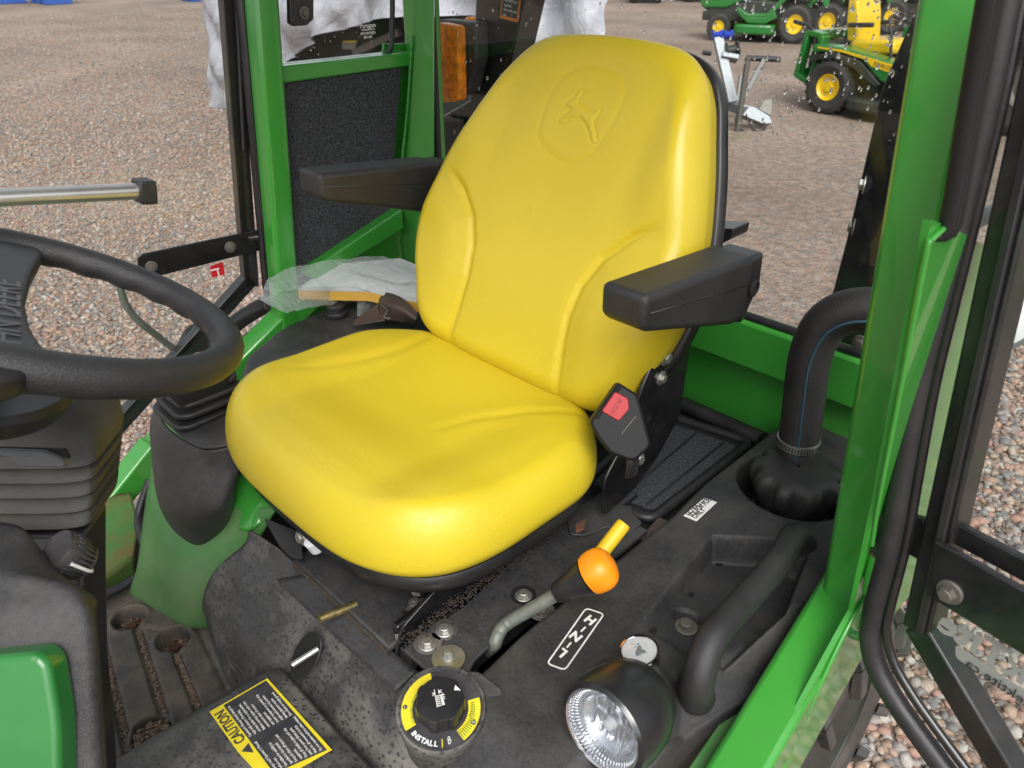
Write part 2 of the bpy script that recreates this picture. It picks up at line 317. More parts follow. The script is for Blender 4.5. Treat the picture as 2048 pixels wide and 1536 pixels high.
def catmull(pts, n):
    P = [V(p) for p in pts]
    if len(P) < 3: return [P[0].lerp(P[1], i / n) for i in range(n + 1)]
    P = [P[0] * 2 - P[1]] + P + [P[-1] * 2 - P[-2]]; out = []
    for i in range(1, len(P) - 2):
        for k in range(n):
            t = k / n; a, b, c, d = P[i - 1], P[i], P[i + 1], P[i + 2]
            out.append(.5 * ((2 * b) + (c - a) * t + (2 * a - 5 * b + 4 * c - d) * t * t + (3 * b - a - 3 * c + d) * t ** 3))
    out.append(P[-2]); return out
def tubeg(pts, r, seg=14, closed=False, flat=None, up=(0, 0, 1)):
    pts = [V(p) for p in pts]; n = len(pts); rs = r if isinstance(r, (list, tuple)) else [r] * n
    if len(rs) != n: rs = [rs[0] + (rs[-1] - rs[0]) * i / (n - 1) for i in range(n)]
    v = []; f = []; prev = None
    for i, p in enumerate(pts):
        a = pts[i - 1] if (i > 0 or closed) else p; b = pts[(i + 1) % n] if (i < n - 1 or closed) else p
        d = (b - a).normalized()
        if prev is None: x, y, _ = frame(d, up)
        else: x = (prev - d * prev.dot(d)).normalized(); y = d.cross(x)
        prev = x
        for k in range(seg):
            t = 2 * math.pi * k / seg; v.append(p + (x * math.cos(t) + y * math.sin(t) * (flat or 1)) * rs[i])
    m = n if closed else n - 1
    for i in range(m):
        for k in range(seg):
            a = i * seg + k; b = i * seg + (k + 1) % seg; c = ((i + 1) % n) * seg + (k + 1) % seg; d = ((i + 1) % n) * seg + k
            f.append((a, b, c, d))
    if not closed: f.append(tuple(range(seg))[::-1]); f.append(tuple(range((n - 1) * seg, n * seg)))
    return v, f
def tube(name, pts, r, m, parent=None, seg=14, sm=6, closed=False, flat=None, up=(0, 0, 1), **k):
    if sm and len(pts) > 2 and not closed: 
        rr = r
        if isinstance(r, (list, tuple)) and len(r) == len(pts):
            rr = [r[min(i // sm, len(r) - 2)] * (1 - (i % sm) / sm) + r[min(i // sm + 1, len(r) - 1)] * ((i % sm) / sm) for i in range(sm * (len(pts) - 1))] + [r[-1]]
        pts = catmull(pts, sm); r = rr
    v, f = tubeg(pts, r, seg, closed, flat, up); return obj(name, v, f, m, parent, autos=50, **k)
def latheg(prof, c, ax, seg=40, caps=True):
    c = V(c); x, y, d = ax; v = []; f = []
    for (r, z) in prof:
        for k in range(seg):
            t = 2 * math.pi * k / seg; v.append(c + x * (r * math.cos(t)) + y * (r * math.sin(t)) + d * z)
    for i in range(len(prof) - 1):
        for k in range(seg):
            f.append((i * seg + k, i * seg + (k + 1) % seg, (i + 1) * seg + (k + 1) % seg, (i + 1) * seg + k))
    if caps or prof[0][0] < .003: f.append(tuple(range(seg))[::-1])
    if caps or prof[-1][0] < .003: f.append(tuple(range((len(prof) - 1) * seg, len(prof) * seg)))
    return v, f
def lathe(name, prof, c, d, m, parent=None, seg=40, up=(0, 0, 1), autos=35, caps=True, **k):
    v, f = latheg(prof, c, frame(d, up), seg, caps); return obj(name, v, f, m, parent, autos=autos, **k)
def prismg(poly, ext):
    n = len(poly); e = V(ext); v = [V(p) for p in poly] + [V(p) + e for p in poly]
    f = [tuple(range(n)), tuple(range(n, 2 * n))[::-1]] + [(i, (i + 1) % n, n + (i + 1) % n, n + i) for i in range(n)]; return v, f
def prism(name, poly, ext, m, parent=None, bevel=.002, **k):
    v, f = prismg(poly, ext); return obj(name, v, f, m, parent, bevel=bevel, autos=35, **k)
def roundpoly(pts, r, n=5):
    pts = [V(p) for p in pts]; out = []
    rr = r if isinstance(r, (list, tuple)) else [r] * len(pts)
    for i, p in enumerate(pts):
        a = pts[i - 1]; b = pts[(i + 1) % len(pts)]; ri = min(rr[i], .48 * (a - p).length, .48 * (b - p).length)
        q0 = p + (a - p).normalized() * ri; q1 = p + (b - p).normalized() * ri
        for k in range(n + 1):
            t = k / n; out.append(q0 * (1 - t) ** 2 + p * 2 * t * (1 - t) + q1 * t * t)
    return out
def patch(name, rows, m, parent=None, nu=8, nv=8, thick=.004, **k):
    g = [catmull(r, nu) for r in rows]; cols = len(g[0]); full = []
    for j in range(cols): full.append(catmull([g[i][j] for i in range(len(g))], nv))
    v = []; f = []; a = len(full); b = len(full[0])
    for i in range(a):
        for j in range(b): v.append(full[i][j])
    for i in range(a - 1):
        for j in range(b - 1): f.append((i * b + j, (i + 1) * b + j, (i + 1) * b + j + 1, i * b + j + 1))
    o = obj(name, v, f, m, parent, **k)
    if thick:
        s = o.modifiers.new('solid', 'SOLIDIFY'); s.thickness = thick; s.offset = 0
    return o
FONT = None
def text(name, s, p, xd, yd, size, m, parent=None, ext=.0004, align='LEFT', sx=1., space=1., mirror=False, off=0.):
    cu = bpy.data.curves.new('t', 'FONT'); cu.body = s; cu.size = size; cu.extrude = ext; cu.align_x = align; cu.resolution_u = 2; cu.space_line = space; cu.offset = off
    to = bpy.data.objects.new('t', cu); COL.objects.link(to); bpy.context.view_layer.update()
    me = bpy.data.meshes.new_from_object(to); bpy.data.objects.remove(to)
    x = V(xd).normalized(); y = V(yd); y = (y - x * y.dot(x)).normalized(); z = x.cross(y)
    if mirror: x = -x
    og = org(parent); p = V(p)
    for v in me.vertices: v.co = (p + x * v.co.x * sx + y * v.co.y + z * (v.co.z + ext)) - og
    me.materials.clear(); me.materials.append(MATS[m]); me.name = name
    o = bpy.data.objects.new(name, me); COL.objects.link(o); ORG[o.name] = og
    if parent: o.parent = parent
    return o
HEX = {}
def bolt(p, n, r, m='zinc', parent=None, h=None, washer=1.5, name='bolt'):
    key = (m,)
    if key not in HEX:
        mb = MB(); ax = (V((1, 0, 0)), V((0, 1, 0)), V((0, 0, 1)))
        mb.add(*latheg([(1.0, 0), (1.55, 0), (1.55, .18), (1.45, .26), (.9, .3)], (0, 0, 0), ax, 24))
        hx = [V((math.cos(i * math.pi / 3), math.sin(i * math.pi / 3), .25)) for i in range(6)]
        mb.add(*prismg(hx, (0, 0, .62))); mb.add(*latheg([(.85, .85), (.72, .98), (.3, 1.0)], (0, 0, 0), ax, 18))
        me = bpy.data.meshes.new('bolt'); me.from_pydata([tuple(v) for v in mb.v], [], mb.f); me.update()
        me.materials.append(MATS[m]); me.shade_smooth(); me.set_sharp_from_angle(angle=R(30)); HEX[key] = me
    o = bpy.data.objects.new(name, HEX[key]); COL.objects.link(o); og = org(parent)
    x, y, d = frame(n); a = random.random(); x2 = x * math.cos(a) + y * math.sin(a); y2 = d.cross(x2)
    M = Matrix((x2, y2, d)).transposed().to_4x4(); M = Matrix.Translation(V(p) - og) @ M @ Matrix.Diagonal((r, r, (h or r), 1)); o.matrix_local = M if parent is None else M
    if parent: o.parent = parent; o.matrix_local = M
    ORG[o.name] = og
    return o
def sstep(x, a, b): t = np.clip((x - a) / (b - a), 0, 1); return t * t * (3 - 2 * t)
def polydist(px, py, poly, closed=False):
    """distance and signed side to a 2D polyline, vectorised"""
    best = np.full(px.shape, 1e9); side = np.zeros(px.shape); tt = np.zeros(px.shape)
    n = len(poly); seg = n if closed else n - 1
    for i in range(seg):
        ax, ay = poly[i]; bx, by = poly[(i + 1) % n]; dx, dy = bx - ax, by - ay; l2 = dx * dx + dy * dy
        t = np.clip(((px - ax) * dx + (py - ay) * dy) / l2, 0, 1); qx = px - ax - t * dx; qy = py - ay - t * dy
        d = np.hypot(qx, qy); m = d < best; best = np.where(m, d, best); side = np.where(m, np.sign(dx * (py - ay) - dy * (px - ax)), side); tt = np.where(m, (i + t) / seg, tt)
    return best, side, tt
def inpoly(px, py, poly):
    c = np.zeros(px.shape, bool); n = len(poly); j = n - 1
    for i in range(n):
        xi, yi = poly[i]; xj, yj = poly[j]
        c ^= ((yi > py) != (yj > py)) & (px < (xj - xi) * (py - yi) / (yj - yi + 1e-12) + xi); j = i
    return c
def grid(name, P, m, parent=None, closed_u=False, cap=False, **k):
    """P: array (a,b,3)"""
    a, b, _ = P.shape; v = [tuple(q) for q in P.reshape(-1, 3)]; f = []
    for i in range(a - 1):
        for j in range(b if closed_u else b - 1):
            f.append((i * b + j, i * b + (j + 1) % b, (i + 1) * b + (j + 1) % b, (i + 1) * b + j))
    if cap: f.append(tuple(range((a - 1) * b, a * b)))
    return obj(name, v, f, m, parent, **k)

# ============================================================ GROUND
S = 160.
g = obj('ground', [(-S, -S, 0), (S, -S, 0), (S, S, 0), (-S, S, 0)], [(0, 1, 2, 3)], 'gravel', smooth=False); g['kind'] = 'structure'
def pebbles():
    bm = bmesh.new(); bmesh.ops.create_icosphere(bm, subdivisions=1, radius=1); tv = np.array([v.co[:] for v in bm.verts]); tf = np.array([[v.index for v in f.verts] for f in bm.faces]); bm.free()
    pts = []
    def ring(n, r0, r1, a0, a1, s0, s1, pw):
        u = RNG.random(n); r = (r0 ** pw + u * (r1 ** pw - r0 ** pw)) ** (1 / pw); a = np.radians(a0 + RNG.random(n) * (a1 - a0))
        s = s0 + (s1 - s0) * RNG.random(n) ** 2.2
        return np.stack([CAM[0] - r * np.sin(a), CAM[1] + r * np.cos(a), s], 1)
    pts.append(ring(42000, 2.9, 13., 62, 82, .0058, .0160, .55))     # seen through the far doorway
    pts.append(ring(15000, 1.1, 4.6, -4, 16, .007, .021, 1.15))     # beside the near wheel
    pts.append(ring(9000, 8., 26., 62, 82, .011, .022, 1.0))
    pts = np.concatenate(pts); n = len(pts)
    sc = pts[:, 2:3] * (.7 + .7 * RNG.random((n, 3))); sc[:, 2] *= .62
    th = RNG.random(n) * 2 * np.pi; c, s_ = np.cos(th), np.sin(th)
    loc = tv[None] * (1 + .22 * (RNG.random((n, len(tv), 1)) - .5)) * sc[:, None, :]
    til = (RNG.random((n, 2)) - .5) * .8
    loc[:, :, 2] += loc[:, :, 0] * til[:, :1] + loc[:, :, 1] * til[:, 1:]
    x = loc[:, :, 0] * c[:, None] - loc[:, :, 1] * s_[:, None] + pts[:, 0:1]; y = loc[:, :, 0] * s_[:, None] + loc[:, :, 1] * c[:, None] + pts[:, 1:2]
    z = loc[:, :, 2] + sc[:, 2:3] * (.15 + .75 * RNG.random((n, 1)))
    vv = np.stack([x, y, z], 2).reshape(-1, 3); ff = (tf[None] + (np.arange(n) * len(tv))[:, None, None]).reshape(-1, 3)
    me = bpy.data.meshes.new('loose_gravel'); me.vertices.add(len(vv)); me.vertices.foreach_set('co', vv.ravel().astype(np.float32))
    me.loops.add(ff.size); me.loops.foreach_set('vertex_index', ff.ravel().astype(np.int32)); me.polygons.add(len(ff))
    me.polygons.foreach_set('loop_start', (np.arange(len(ff)) * 3).astype(np.int32)); me.update(calc_edges=True); me.validate()
    me.shade_smooth(); me.materials.append(MATS['pebbles']); o = bpy.data.objects.new('loose_gravel', me); COL.objects.link(o)
    o['label'] = 'loose pink and grey stones lying on the yard'; o['category'] = 'gravel'; o['kind'] = 'stuff'
pebbles()

# ============================================================ CAB FRAME
GP = 'green paint'
cab = thing('tractor_cab', 'glossy green steel cab frame with glazed rear and quarter windows around the seat', 'cab', (0, 0.1, .9))
# near door post
f0 = Z(1640, 1252, 1.0); t0 = Y(1893, 0, f0.y + .0)
def hexpost(name, p0, p1, w, d, m=GP):
    dirv = (p1 - p0); x = V((1, 0, 0)); x = (x - dirv.normalized() * x.dot(dirv.normalized())).normalized(); y = dirv.normalized().cross(x)
    ch = .007; pr = [(-w / 2, -d / 2 + ch), (-w / 2 + ch, -d / 2), (w / 2 - ch, -d / 2), (w / 2, -d / 2 + ch), (w / 2, d / 2 - ch), (w / 2 - ch, d / 2), (-w / 2 + ch, d / 2), (-w / 2, d / 2 - ch)]
    v, f = prismg([p0 + x * a + y * b for a, b in pr], dirv); return obj(name, v, f, m, cab, autos=50, bevel=.003, bseg=3)
nb = Z(1677, 1246, 1.0) - V((0, -.03, 0)); nt_ = Y(1925, 0, nb.y); nd = (nt_ - nb)
hexpost('post', nb, nb + nd * 1.5, .058, .06)
# weld collar at its foot
tube('weld_seam', [nb + V((a, b, .008)) for a, b in ((-.034, .03), (-.036, -.03), (-.02, -.044), (.02, -.044), (.036, -.034), (.037, .0))], .006, 'weld', cab, seg=8, sm=4)
# far door post
fb = X(566, 560, -.62); ft = X(523, 0, -.62)
hexpost('post', fb - (ft - fb) * .25, fb + (ft - fb) * 1.6, .048, .050)
# far rear corner post and its leaning plate
YR = .37
cA = Y(868, 200, YR)
c0 = V((cA.x - .035, YR + .005, .92)); c1 = V((cA.x - .035, YR + .005, 2.05))
box('post', (c0 + c1) / 2, (.07, .05, (c1 - c0).length), GP, cab, bevel=.005)
pA = Y(827, 100, YR - .03); pB = Y(790, 450, YR - .10)
plate = [Y(829, -60, YR - .03), pA, pB, Y(785, 640, YR - .10), Y(868, 640, YR - .028), Y(868, -60, YR - .028)]
prism('corner_plate', plate, (-.012, .012, 0), GP, cab, bevel=.003)
tube('weld_seam', [pA + V((.004, -.004, .03)), pA.lerp(pB, .33), pA.lerp(pB, .66), pB], .0035, 'weld', cab, seg=8, sm=8)
# quarter window cross member (far side)
XF = -.62
def XQ(x, y): 
    # plane joining far door post to the rear corner post
    p0 = X(590, 300, XF); p1 = pA; n = (p1 - p0).cross(V((0, 0, 1))); return PL(x, y, p0, n)
q = [XQ(560, 133), XQ(835, 103), XQ(832, 131), XQ(560, 168)]
nrm_q = (q[1] - q[0]).cross(q[3] - q[0]).normalized()
if nrm_q.dot(V(CAM) - q[0]) < 0: nrm_q = -nrm_q
prism('cross_beam', q, -nrm_q * .05, GP, cab, bevel=.004)
# brace at the bottom of the carpet panel
q2 = [XQ(795, 415), XQ(800, 455), XQ(628, 560), XQ(600, 545)]
prism('brace', [p + nrm_q * .015 for p in q2], -nrm_q * .05, GP, cab, bevel=.004)
prism('carpet_panel', [XQ(548, 160) - nrm_q * .012, XQ(810, 127) - nrm_q * .012, XQ(784, 470) - nrm_q * .012, XQ(575, 620) - nrm_q * .012], -nrm_q * .01, 'carpet', cab, bevel=0, smooth=False)
prism('filler_strip', [XQ(796, 90) - nrm_q * .045, XQ(870, 90) - nrm_q * .045, XQ(870, 480) - nrm_q * .045, XQ(770, 480) - nrm_q * .045], -nrm_q * .005, GP, cab, bevel=0)
prism('lower_panel', [XQ(800, 440) - nrm_q * .03, XQ(880, 500) - nrm_q * .03, XQ(880, 660) - nrm_q * .03, XQ(560, 700) - nrm_q * .03, XQ(580, 560) - nrm_q * .03], -nrm_q * .006, GP, cab, bevel=0)
# quarter window glass with its seal
wq = roundpoly([XQ(556, -260), XQ(806, -260), XQ(800, 112), XQ(557, 139)], .03, 6)
wq = [p - nrm_q * .03 for p in wq]
prism('window_pane', wq, -nrm_q * .005, 'window glass', cab, bevel=0)
sl = tube('window_seal', [p + nrm_q * .004 for p in wq], .0055, 'rubber', cab, seg=8, sm=0, closed=True)
yq = (q[0] - q[1]).normalized()
for s_, ty, sz in (('Paragon', 57, .0135), ('TOUGHENED GLASS', 62, .0040), ('AS3 104 S/525', 70, .0070), ('007 243', 78, .0070)):
    p = XQ(750, ty) - nrm_q * .022
    text('glass_marking', s_, p, XQ(780, 60) - XQ(720, 66), V((0, 0, 1)), sz, 'decal white', cab, align='CENTER')
# glass door stay bracket hanging in the quarter window
stay = [XQ(571, -60), XQ(620, -60), XQ(620, 38), XQ(607, 50), XQ(580, 52), XQ(573, 46)]
bk = prism('window_bracket', [p + nrm_q * .0 for p in stay], nrm_q * .012, 'black steel', cab, bevel=.002)
bolt(XQ(600, 25) + nrm_q * .013, nrm_q, .0075, 'dull steel', bk, name='nut')
# rear window sill and wall
sz0 = Y(1463, 624, YR).z; sz1 = Y(1480, 722, YR).z
box('rear_beam', (0, YR + .005, (sz0 + sz1) / 2), (1.14, .05, sz0 - sz1), GP, cab, bevel=.006)
box('rear_wall', (0, YR + .022, (sz1 + .80) / 2), (1.13, .008, sz1 - .80), GP, cab, bevel=0)
box('rear_window_pane', (0, YR + .012, sz0 + .42), (1.12, .005, .84), 'window glass', cab, bevel=0)
tube('window_seal', [(cA.x + .012, YR - .004, 2.0), (cA.x + .012, YR - .004, sz0 + .03), (cA.x + .024, YR - .004, sz0 + .010), (cA.x + .05, YR - .004, sz0 + .006), (.5, YR - .004, sz0 + .004)], .008, 'rubber', cab, seg=10, sm=5)
tube('floor_seal', [Z(1325, 790, .965), Z(1400, 825, .965), Z(1520, 880, .965)], .014, 'rubber', cab, seg=12, sm=4)
bolt(Y(1720, 685, YR - .02), (0, -1, 0), .008, 'dull steel', cab)
# rain drops on the rear pane
def drops():
    mb = MB(); bm = bmesh.new(); bmesh.ops.create_icosphere(bm, subdivisions=2, radius=1); vs = [v.co.copy() for v in bm.verts]; fs = [tuple(v.index for v in f.verts) for f in bm.faces]; bm.free()
    yb = YR + .009
    for i in range(520):
        px = random.uniform(890, 1850); py = -40 + 330 * random.random() ** 1.7
        if random.random() < .55: px = random.uniform(1480, 1850)
        p = Y(px, py, yb); s = random.uniform(.0007, .0024) * (1 if random.random() < .9 else 1.6); e = random.uniform(1, 2.2)
        mb.add([p + V((v.x * s, v.y * s * .5, v.z * s * e + v.x * s * .3)) for v in vs], fs)
    o = mb.build('rain_drops', 'water drops', cab); o['kind'] = 'stuff'
    mb = MB()
    for i in range(150):
        p = XQ(random.uniform(560, 800), random.uniform(-40, 120)) - nrm_q * .026; s = random.uniform(.0005, .0015)
        mb.add([p + V((v.x * s * .5, v.y * s * .5, v.z * s * 1.5)) for v in vs], fs)
    o = mb.build('rain_drops', 'water drops', cab); o['kind'] = 'stuff'
drops()
# near sill bar running down and forward from the door post
s0 = Z(1672, 1225, 1.0); s1 = X(1475, 1560, s0.x + .012)
sb = beam('sill_bar', s0 + (s0 - s1) * .6, s1 + (s1 - s0) * 2.6, .072, .06, GP, cab, up=(1, 0, 0), bevel=.008)
prism('sill_inner', [Z(1668, 1120, .975), Z(1560, 1270, .955), Z(1378, 1536, .925), Z(1240, 1740, .90), Z(1420, 1740, .90), Z(1500, 1440, .93), Z(1655, 1190, .965)], (0, 0, -.004), 'dusty green', cab, bevel=0)
# flange strip outside it, catching the gravel
fl = [s0 + V((.045, 0, -.01)) + (s0 - s1) * .6, s1 + V((.045, 0, -.01)) + (s1 - s0) * 1.2]

# outer skin panel (vertical sheet)
XS = .625
skin = [X(1706, 1225, XS), X(1756, 1000, XS), X(1812, 700, XS), X(1862, 440, XS), X(1900, 452, XS), X(1985, 500, XS), X(1952, 740, XS), X(1905, 960, XS), X(1858, 1140, XS), X(1730, 1305, XS), X(1600, 1536, XS), X(1500, 1700, XS), X(1435, 1700, XS), X(1535, 1536, XS), X(1685, 1262, XS)]
prism('outer_skin', skin, (-.006, 0, 0), GP, cab, bevel=0, smooth=False)
tube('skin_bead', [X(1886, 458, XS + .002), X(1862, 482, XS + .002), X(1851, 512, XS + .002), X(1803, 768, XS + .002), X(1758, 1002, XS + .002), X(1744, 1090, XS + .002)], .0026, GP, cab, seg=8, sm=5)
tube('skin_bead', [X(1752, 1160, XS + .002), X(1680, 1284, XS + .002), X(1566, 1536, XS + .002), X(1510, 1660, XS + .002)], .0026, GP, cab, seg=8, sm=5)
# near quarter window column and ribbed rubber
yc_ = nb.y + .004
wcol = [Y(1905, -30, yc_), Y(1968, -30, yc_), Y(1888, 452, yc_), Y(1855, 452, yc_)]
prism('window_column', wcol, (0, .035, 0), GP, cab, bevel=.003)
for k in range(3):
    a = X(1976 + 9 * k, -30, XS + .002); b = X(1893 + 8 * k, 446, XS + .002); tube('window_seal', [a, a.lerp(b, .5), b, b + V((-.006, -.006, -.010))], .0062, 'matte seal', cab, seg=10, sm=3)
# far side sill bar (mirror of the near one)
b0 = X(592, 600, -.63); b1 = X(300, 872, -.65); b2 = X(150, 1060, -.65)
beam('sill_bar', X(620, 585, -.62), X(306, 905, -.65), .05, .055, GP, cab, up=(1, 0, 0), bevel=.006)
beam('sill_bar', X(312, 890, -.65), X(120, 1130, -.65), .05, .055, GP, cab, up=(1, 0, 0), bevel=.006)
beam('sill_seal', X(500, 668, -.70), X(130, 1062, -.70), .012, .016, 'rubber', cab, up=(1, 0, 0), bevel=.003)
# far door jamb seal
for k, w in ((0, .012), (1, .008)):
    p0 = X(492 + 14 * k - 8, 0, -.655); p1 = X(535 + 6 * k, 560, -.655); tube('door_seal', [p0 + (p0 - p1) * .8, p0, p1, p1 + (p1 - p0) * .12], w, 'gloss black', cab, seg=10, sm=0)
# likely cab roof and lining, out of view, added and sized to shade the interior
box('unseen_roof', (0, .0, 2.16), (.96, 1.25, .06), 'dusty green', cab, bevel=.02)
box('unseen_headliner', (0, .0, 2.12), (.92, 1.20, .02), 'black plastic', cab, bevel=.005)

# ============================================================ SEAT
seat = thing('operator_seat', 'bright yellow vinyl tractor seat with black armrests and embossed backrest', 'seat', (0, -.2, .97))
def cushion():
    nth = 300; th = np.linspace(0, 2 * np.pi, nth, endpoint=False); ct, st = np.cos(th), np.sin(th)
    e = 2 / 3.3; bx = np.sign(ct) * np.abs(ct) ** e * .282; by = np.sign(st) * np.abs(st) ** (2 / 3.4) * .238
    cx, cy = -.008, -.205
    # profile across the edge: (radius, drop fraction)
    rs = np.concatenate([np.linspace(.0, .84, 60)[1:], .84 + .16 * np.sin(np.linspace(0, np.pi / 2, 22)[1:]), 1 - .11 * (1 - np.cos(np.linspace(0, np.pi / 2, 10)[1:]))])
    dz = np.concatenate([np.zeros(59), (1 - np.cos(np.linspace(0, np.pi / 2, 22)[1:])), np.full(9, 1.) + np.linspace(0, 1, 10)[1:]])
    P = np.zeros((len(rs), nth, 3))
    for i, (r, d) in enumerate(zip(rs, dz)):
        x = cx + bx * r; y = cy + by * r
        yy = y; nar = 1 - .22 * sstep(yy, -.14, .05); x = cx + (x - cx) * nar
        zt = 1.142 + .011 * sstep(np.abs(x - cx), .12, .21) * sstep(-y, -.02, .14) - .010 * np.exp(-((x - cx) / .12) ** 2 - ((y + .17) / .12) ** 2)
        zt += .010 * sstep(-y, .24, .34) - .014 * sstep(-y, .37, .46)
        # moulded crease arcs left and right at the rear
        for sgn, arc in ((-1, [(-.215, -.30), (-.175, -.20), (-.160, -.12), (-.165, -.05), (-.195, .0)]), (1, [(.06, -.23), (.085, -.16), (.13, -.10), (.19, -.055), (.215, -.03)])):
            dd, sd, tt = polydist(x, y, arc); fade = np.sin(np.clip(tt, 0, 1) * np.pi) ** .5
            zt += -.0028 * np.exp(-(dd / .011) ** 2) * fade + .003 * np.exp(-(dd / .035) ** 2) * fade
        zb = 1.048; lim = zb + .42 * (zt - zb) - .010 * sstep(-y, .2, .4)
        z = np.where(d <= 1, zt - (zt - lim) * d, lim - (lim - zb) * (d - 1))
        P[i, :, 0] = x; P[i, :, 1] = y; P[i, :, 2] = z
    return P
P = cushion(); c0_ = P[0].mean(0); P = np.concatenate([np.tile(c0_, (1, P.shape[1], 1)), P])
cus = grid('cushion', P, 'yellow vinyl', seat, closed_u=True, cap=True)
# black pan with its turned lip under the cushion
rim = P[-1]; cen = rim.mean(0)
rows = []
for sc_, z in ((1.035, 1.052), (1.05, 1.046), (1.045, 1.030), (.96, 1.018), (.80, 1.010)):
    q_ = cen + (rim - cen) * sc_; q_ = q_.copy(); q_[:, 2] = z; rows.append(q_)
grid('seat_pan', np.array(rows), 'smooth black', seat, closed_u=True, cap=True)
TA = R(21); SO = np.array([0, .0, 1.15]); EU = np.array([0, math.sin(TA), math.cos(TA)]); EN = np.array([0, -math.cos(TA), math.sin(TA)])
HW = [(0, -.03), (.10, -.03), (.185, -.022), (.225, .005), (.243, .05), (.262, .10), (.272, .15), (.273, .20), (.263, .26), (.236, .33), (.206, .395), (.182, .448), (.155, .483), (.115, .502), (.05, .509), (0, .510)]
def backrest():
    pts = [V((a, b, 0)) for a, b in HW]; pts = [V((-p.x, p.y, 0)) for p in pts[::-1]] + pts[1:-1]
    cl = catmull(pts + [pts[0]], 14)[:-1]; B = np.array([[p.x, p.y] for p in cl]); C0 = np.array([0, .24])
    r1 = np.linspace(0, .86, 120)[1:]
    rs = np.concatenate([r1, .86 + .14 * np.sin(np.linspace(0, np.pi / 2, 20)[1:]), 1 - .03 * np.linspace(0, 1, 6)[1:]])
    dz = np.concatenate([np.zeros(len(r1)), 1 - np.cos(np.linspace(0, np.pi / 2, 20)[1:]), 1 + np.linspace(0, .5, 6)[1:]])
    Pq = np.zeros((len(rs), len(B), 3)); sh = [(-.05, .40), (-.046, .35), (-.03, .335), (.0, .322), (.03, .318), (.065, .335), (.085, .39), (.086, .43), (.07, .45), (.03, .462), (-.01, .46), (-.04, .44)]
    shc = [(a - .02, b) for a, b in sh]
    deer = [(a * .00098 + .002, b * .00098 + .383) for a, b in [(-40, 17), (-31, 26), (-27, 28), (-22, 45), (-13, 42), (-19, 31), (-15, 23), (0, 17), (20, 15), (31, 23), (30, 10), (25, 2), (46, -27), (41, -31), (15, -5), (0, 3), (-17, 0), (-36, -12), (-39, -7), (-23, 9), (-24, 13), (-30, 15)]]
    for i, (r, d) in enumerate(zip(rs, dz)):
        a = B[:, 0] * r + C0[0] * (1 - r); b = C0[1] + (B[:, 1] - C0[1]) * r
        h = .045 - .016 * np.exp(-(a / .13) ** 2) * sstep(b, .02, .3) + .006 * np.exp(-((b - .12) / .08) ** 2)
        h = h - .012 * sstep(b, .38, .5)
        h += .012 * sstep(np.abs(a), .13, .2) * sstep(b, .2, .34) * (1 - sstep(b, .42, .5))
        for sg in (-1, 1):
            arc = [(sg * .222, .268), (sg * .178, .240), (sg * .140, .200), (sg * .119, .155), (sg * .112, .105), (sg * .116, .055), (sg * .124, .0), (sg * .125, -.04)]
            dd, sd, tt = polydist(a, b, arc); side = np.where(sd * sg > 0, 1, -1)
            # outside of the arc: farther from the centre line
            ax_ = np.interp(b, [-.04, .0, .055, .105, .155, .20, .24, .268], [.125, .124, .116, .112, .119, .140, .178, .222])
            outside = (sg * a > ax_) & (b < .268)
            fade = sstep(tt, .0, .12)
            h += np.where(outside, .012 * (1 - np.exp(-(dd / .034) ** 2)) * sstep(.275 - b, 0, .09), 0) - .0048 * np.exp(-(dd / .0065) ** 2) * fade
        ds_, _, _ = polydist(a, b, shc, True); ins = inpoly(a, b, shc)
        h += -.0009 * np.exp(-(ds_ / .0050) ** 2) + np.where(ins, .0004, 0)
        dd, _, _ = polydist(a, b, deer, True); ind = inpoly(a, b, deer); h += np.where(ind, .0011 * sstep(dd, 0, .004), -.0012 * np.exp(-(dd / .0025) ** 2))
        back = -.038; lim = .0
        hh = np.where(d <= 1, h - (h - lim) * d, lim + (back - lim) * (d - 1) / .5)
        Pq[i] = SO + (a + .010 + .022 * sstep(b, .2, .45))[:, None] * np.array([1., 0, 0]) + b[:, None] * EU + hh[:, None] * EN
    return Pq, B, C0
Pb, Bo, C0b = backrest(); Pb = np.concatenate([np.tile(Pb[0].mean(0), (1, Pb.shape[1], 1)), Pb])
grid('backrest', Pb, 'yellow vinyl', seat, closed_u=True)
rows = []
for sc_, h in ((.955, -.030), (1.0, -.026), (1.012, -.034), (1.012, -.046), (.97, -.062), (.5, -.075), (.02, -.08)):
    b_ = C0b + (Bo - C0b) * sc_; b_ = np.stack([b_[:, 0], np.maximum(b_[:, 1], .03)], 1); rows.append(SO + (b_[:, :1] + .010 + .022 * sstep(b_[:, 1:], .2, .45)) * np.array([1., 0, 0]) + b_[:, 1:] * EU + h * EN)
grid('backrest_shell', np.array(rows), 'smooth black', seat, closed_u=True, cap=True)
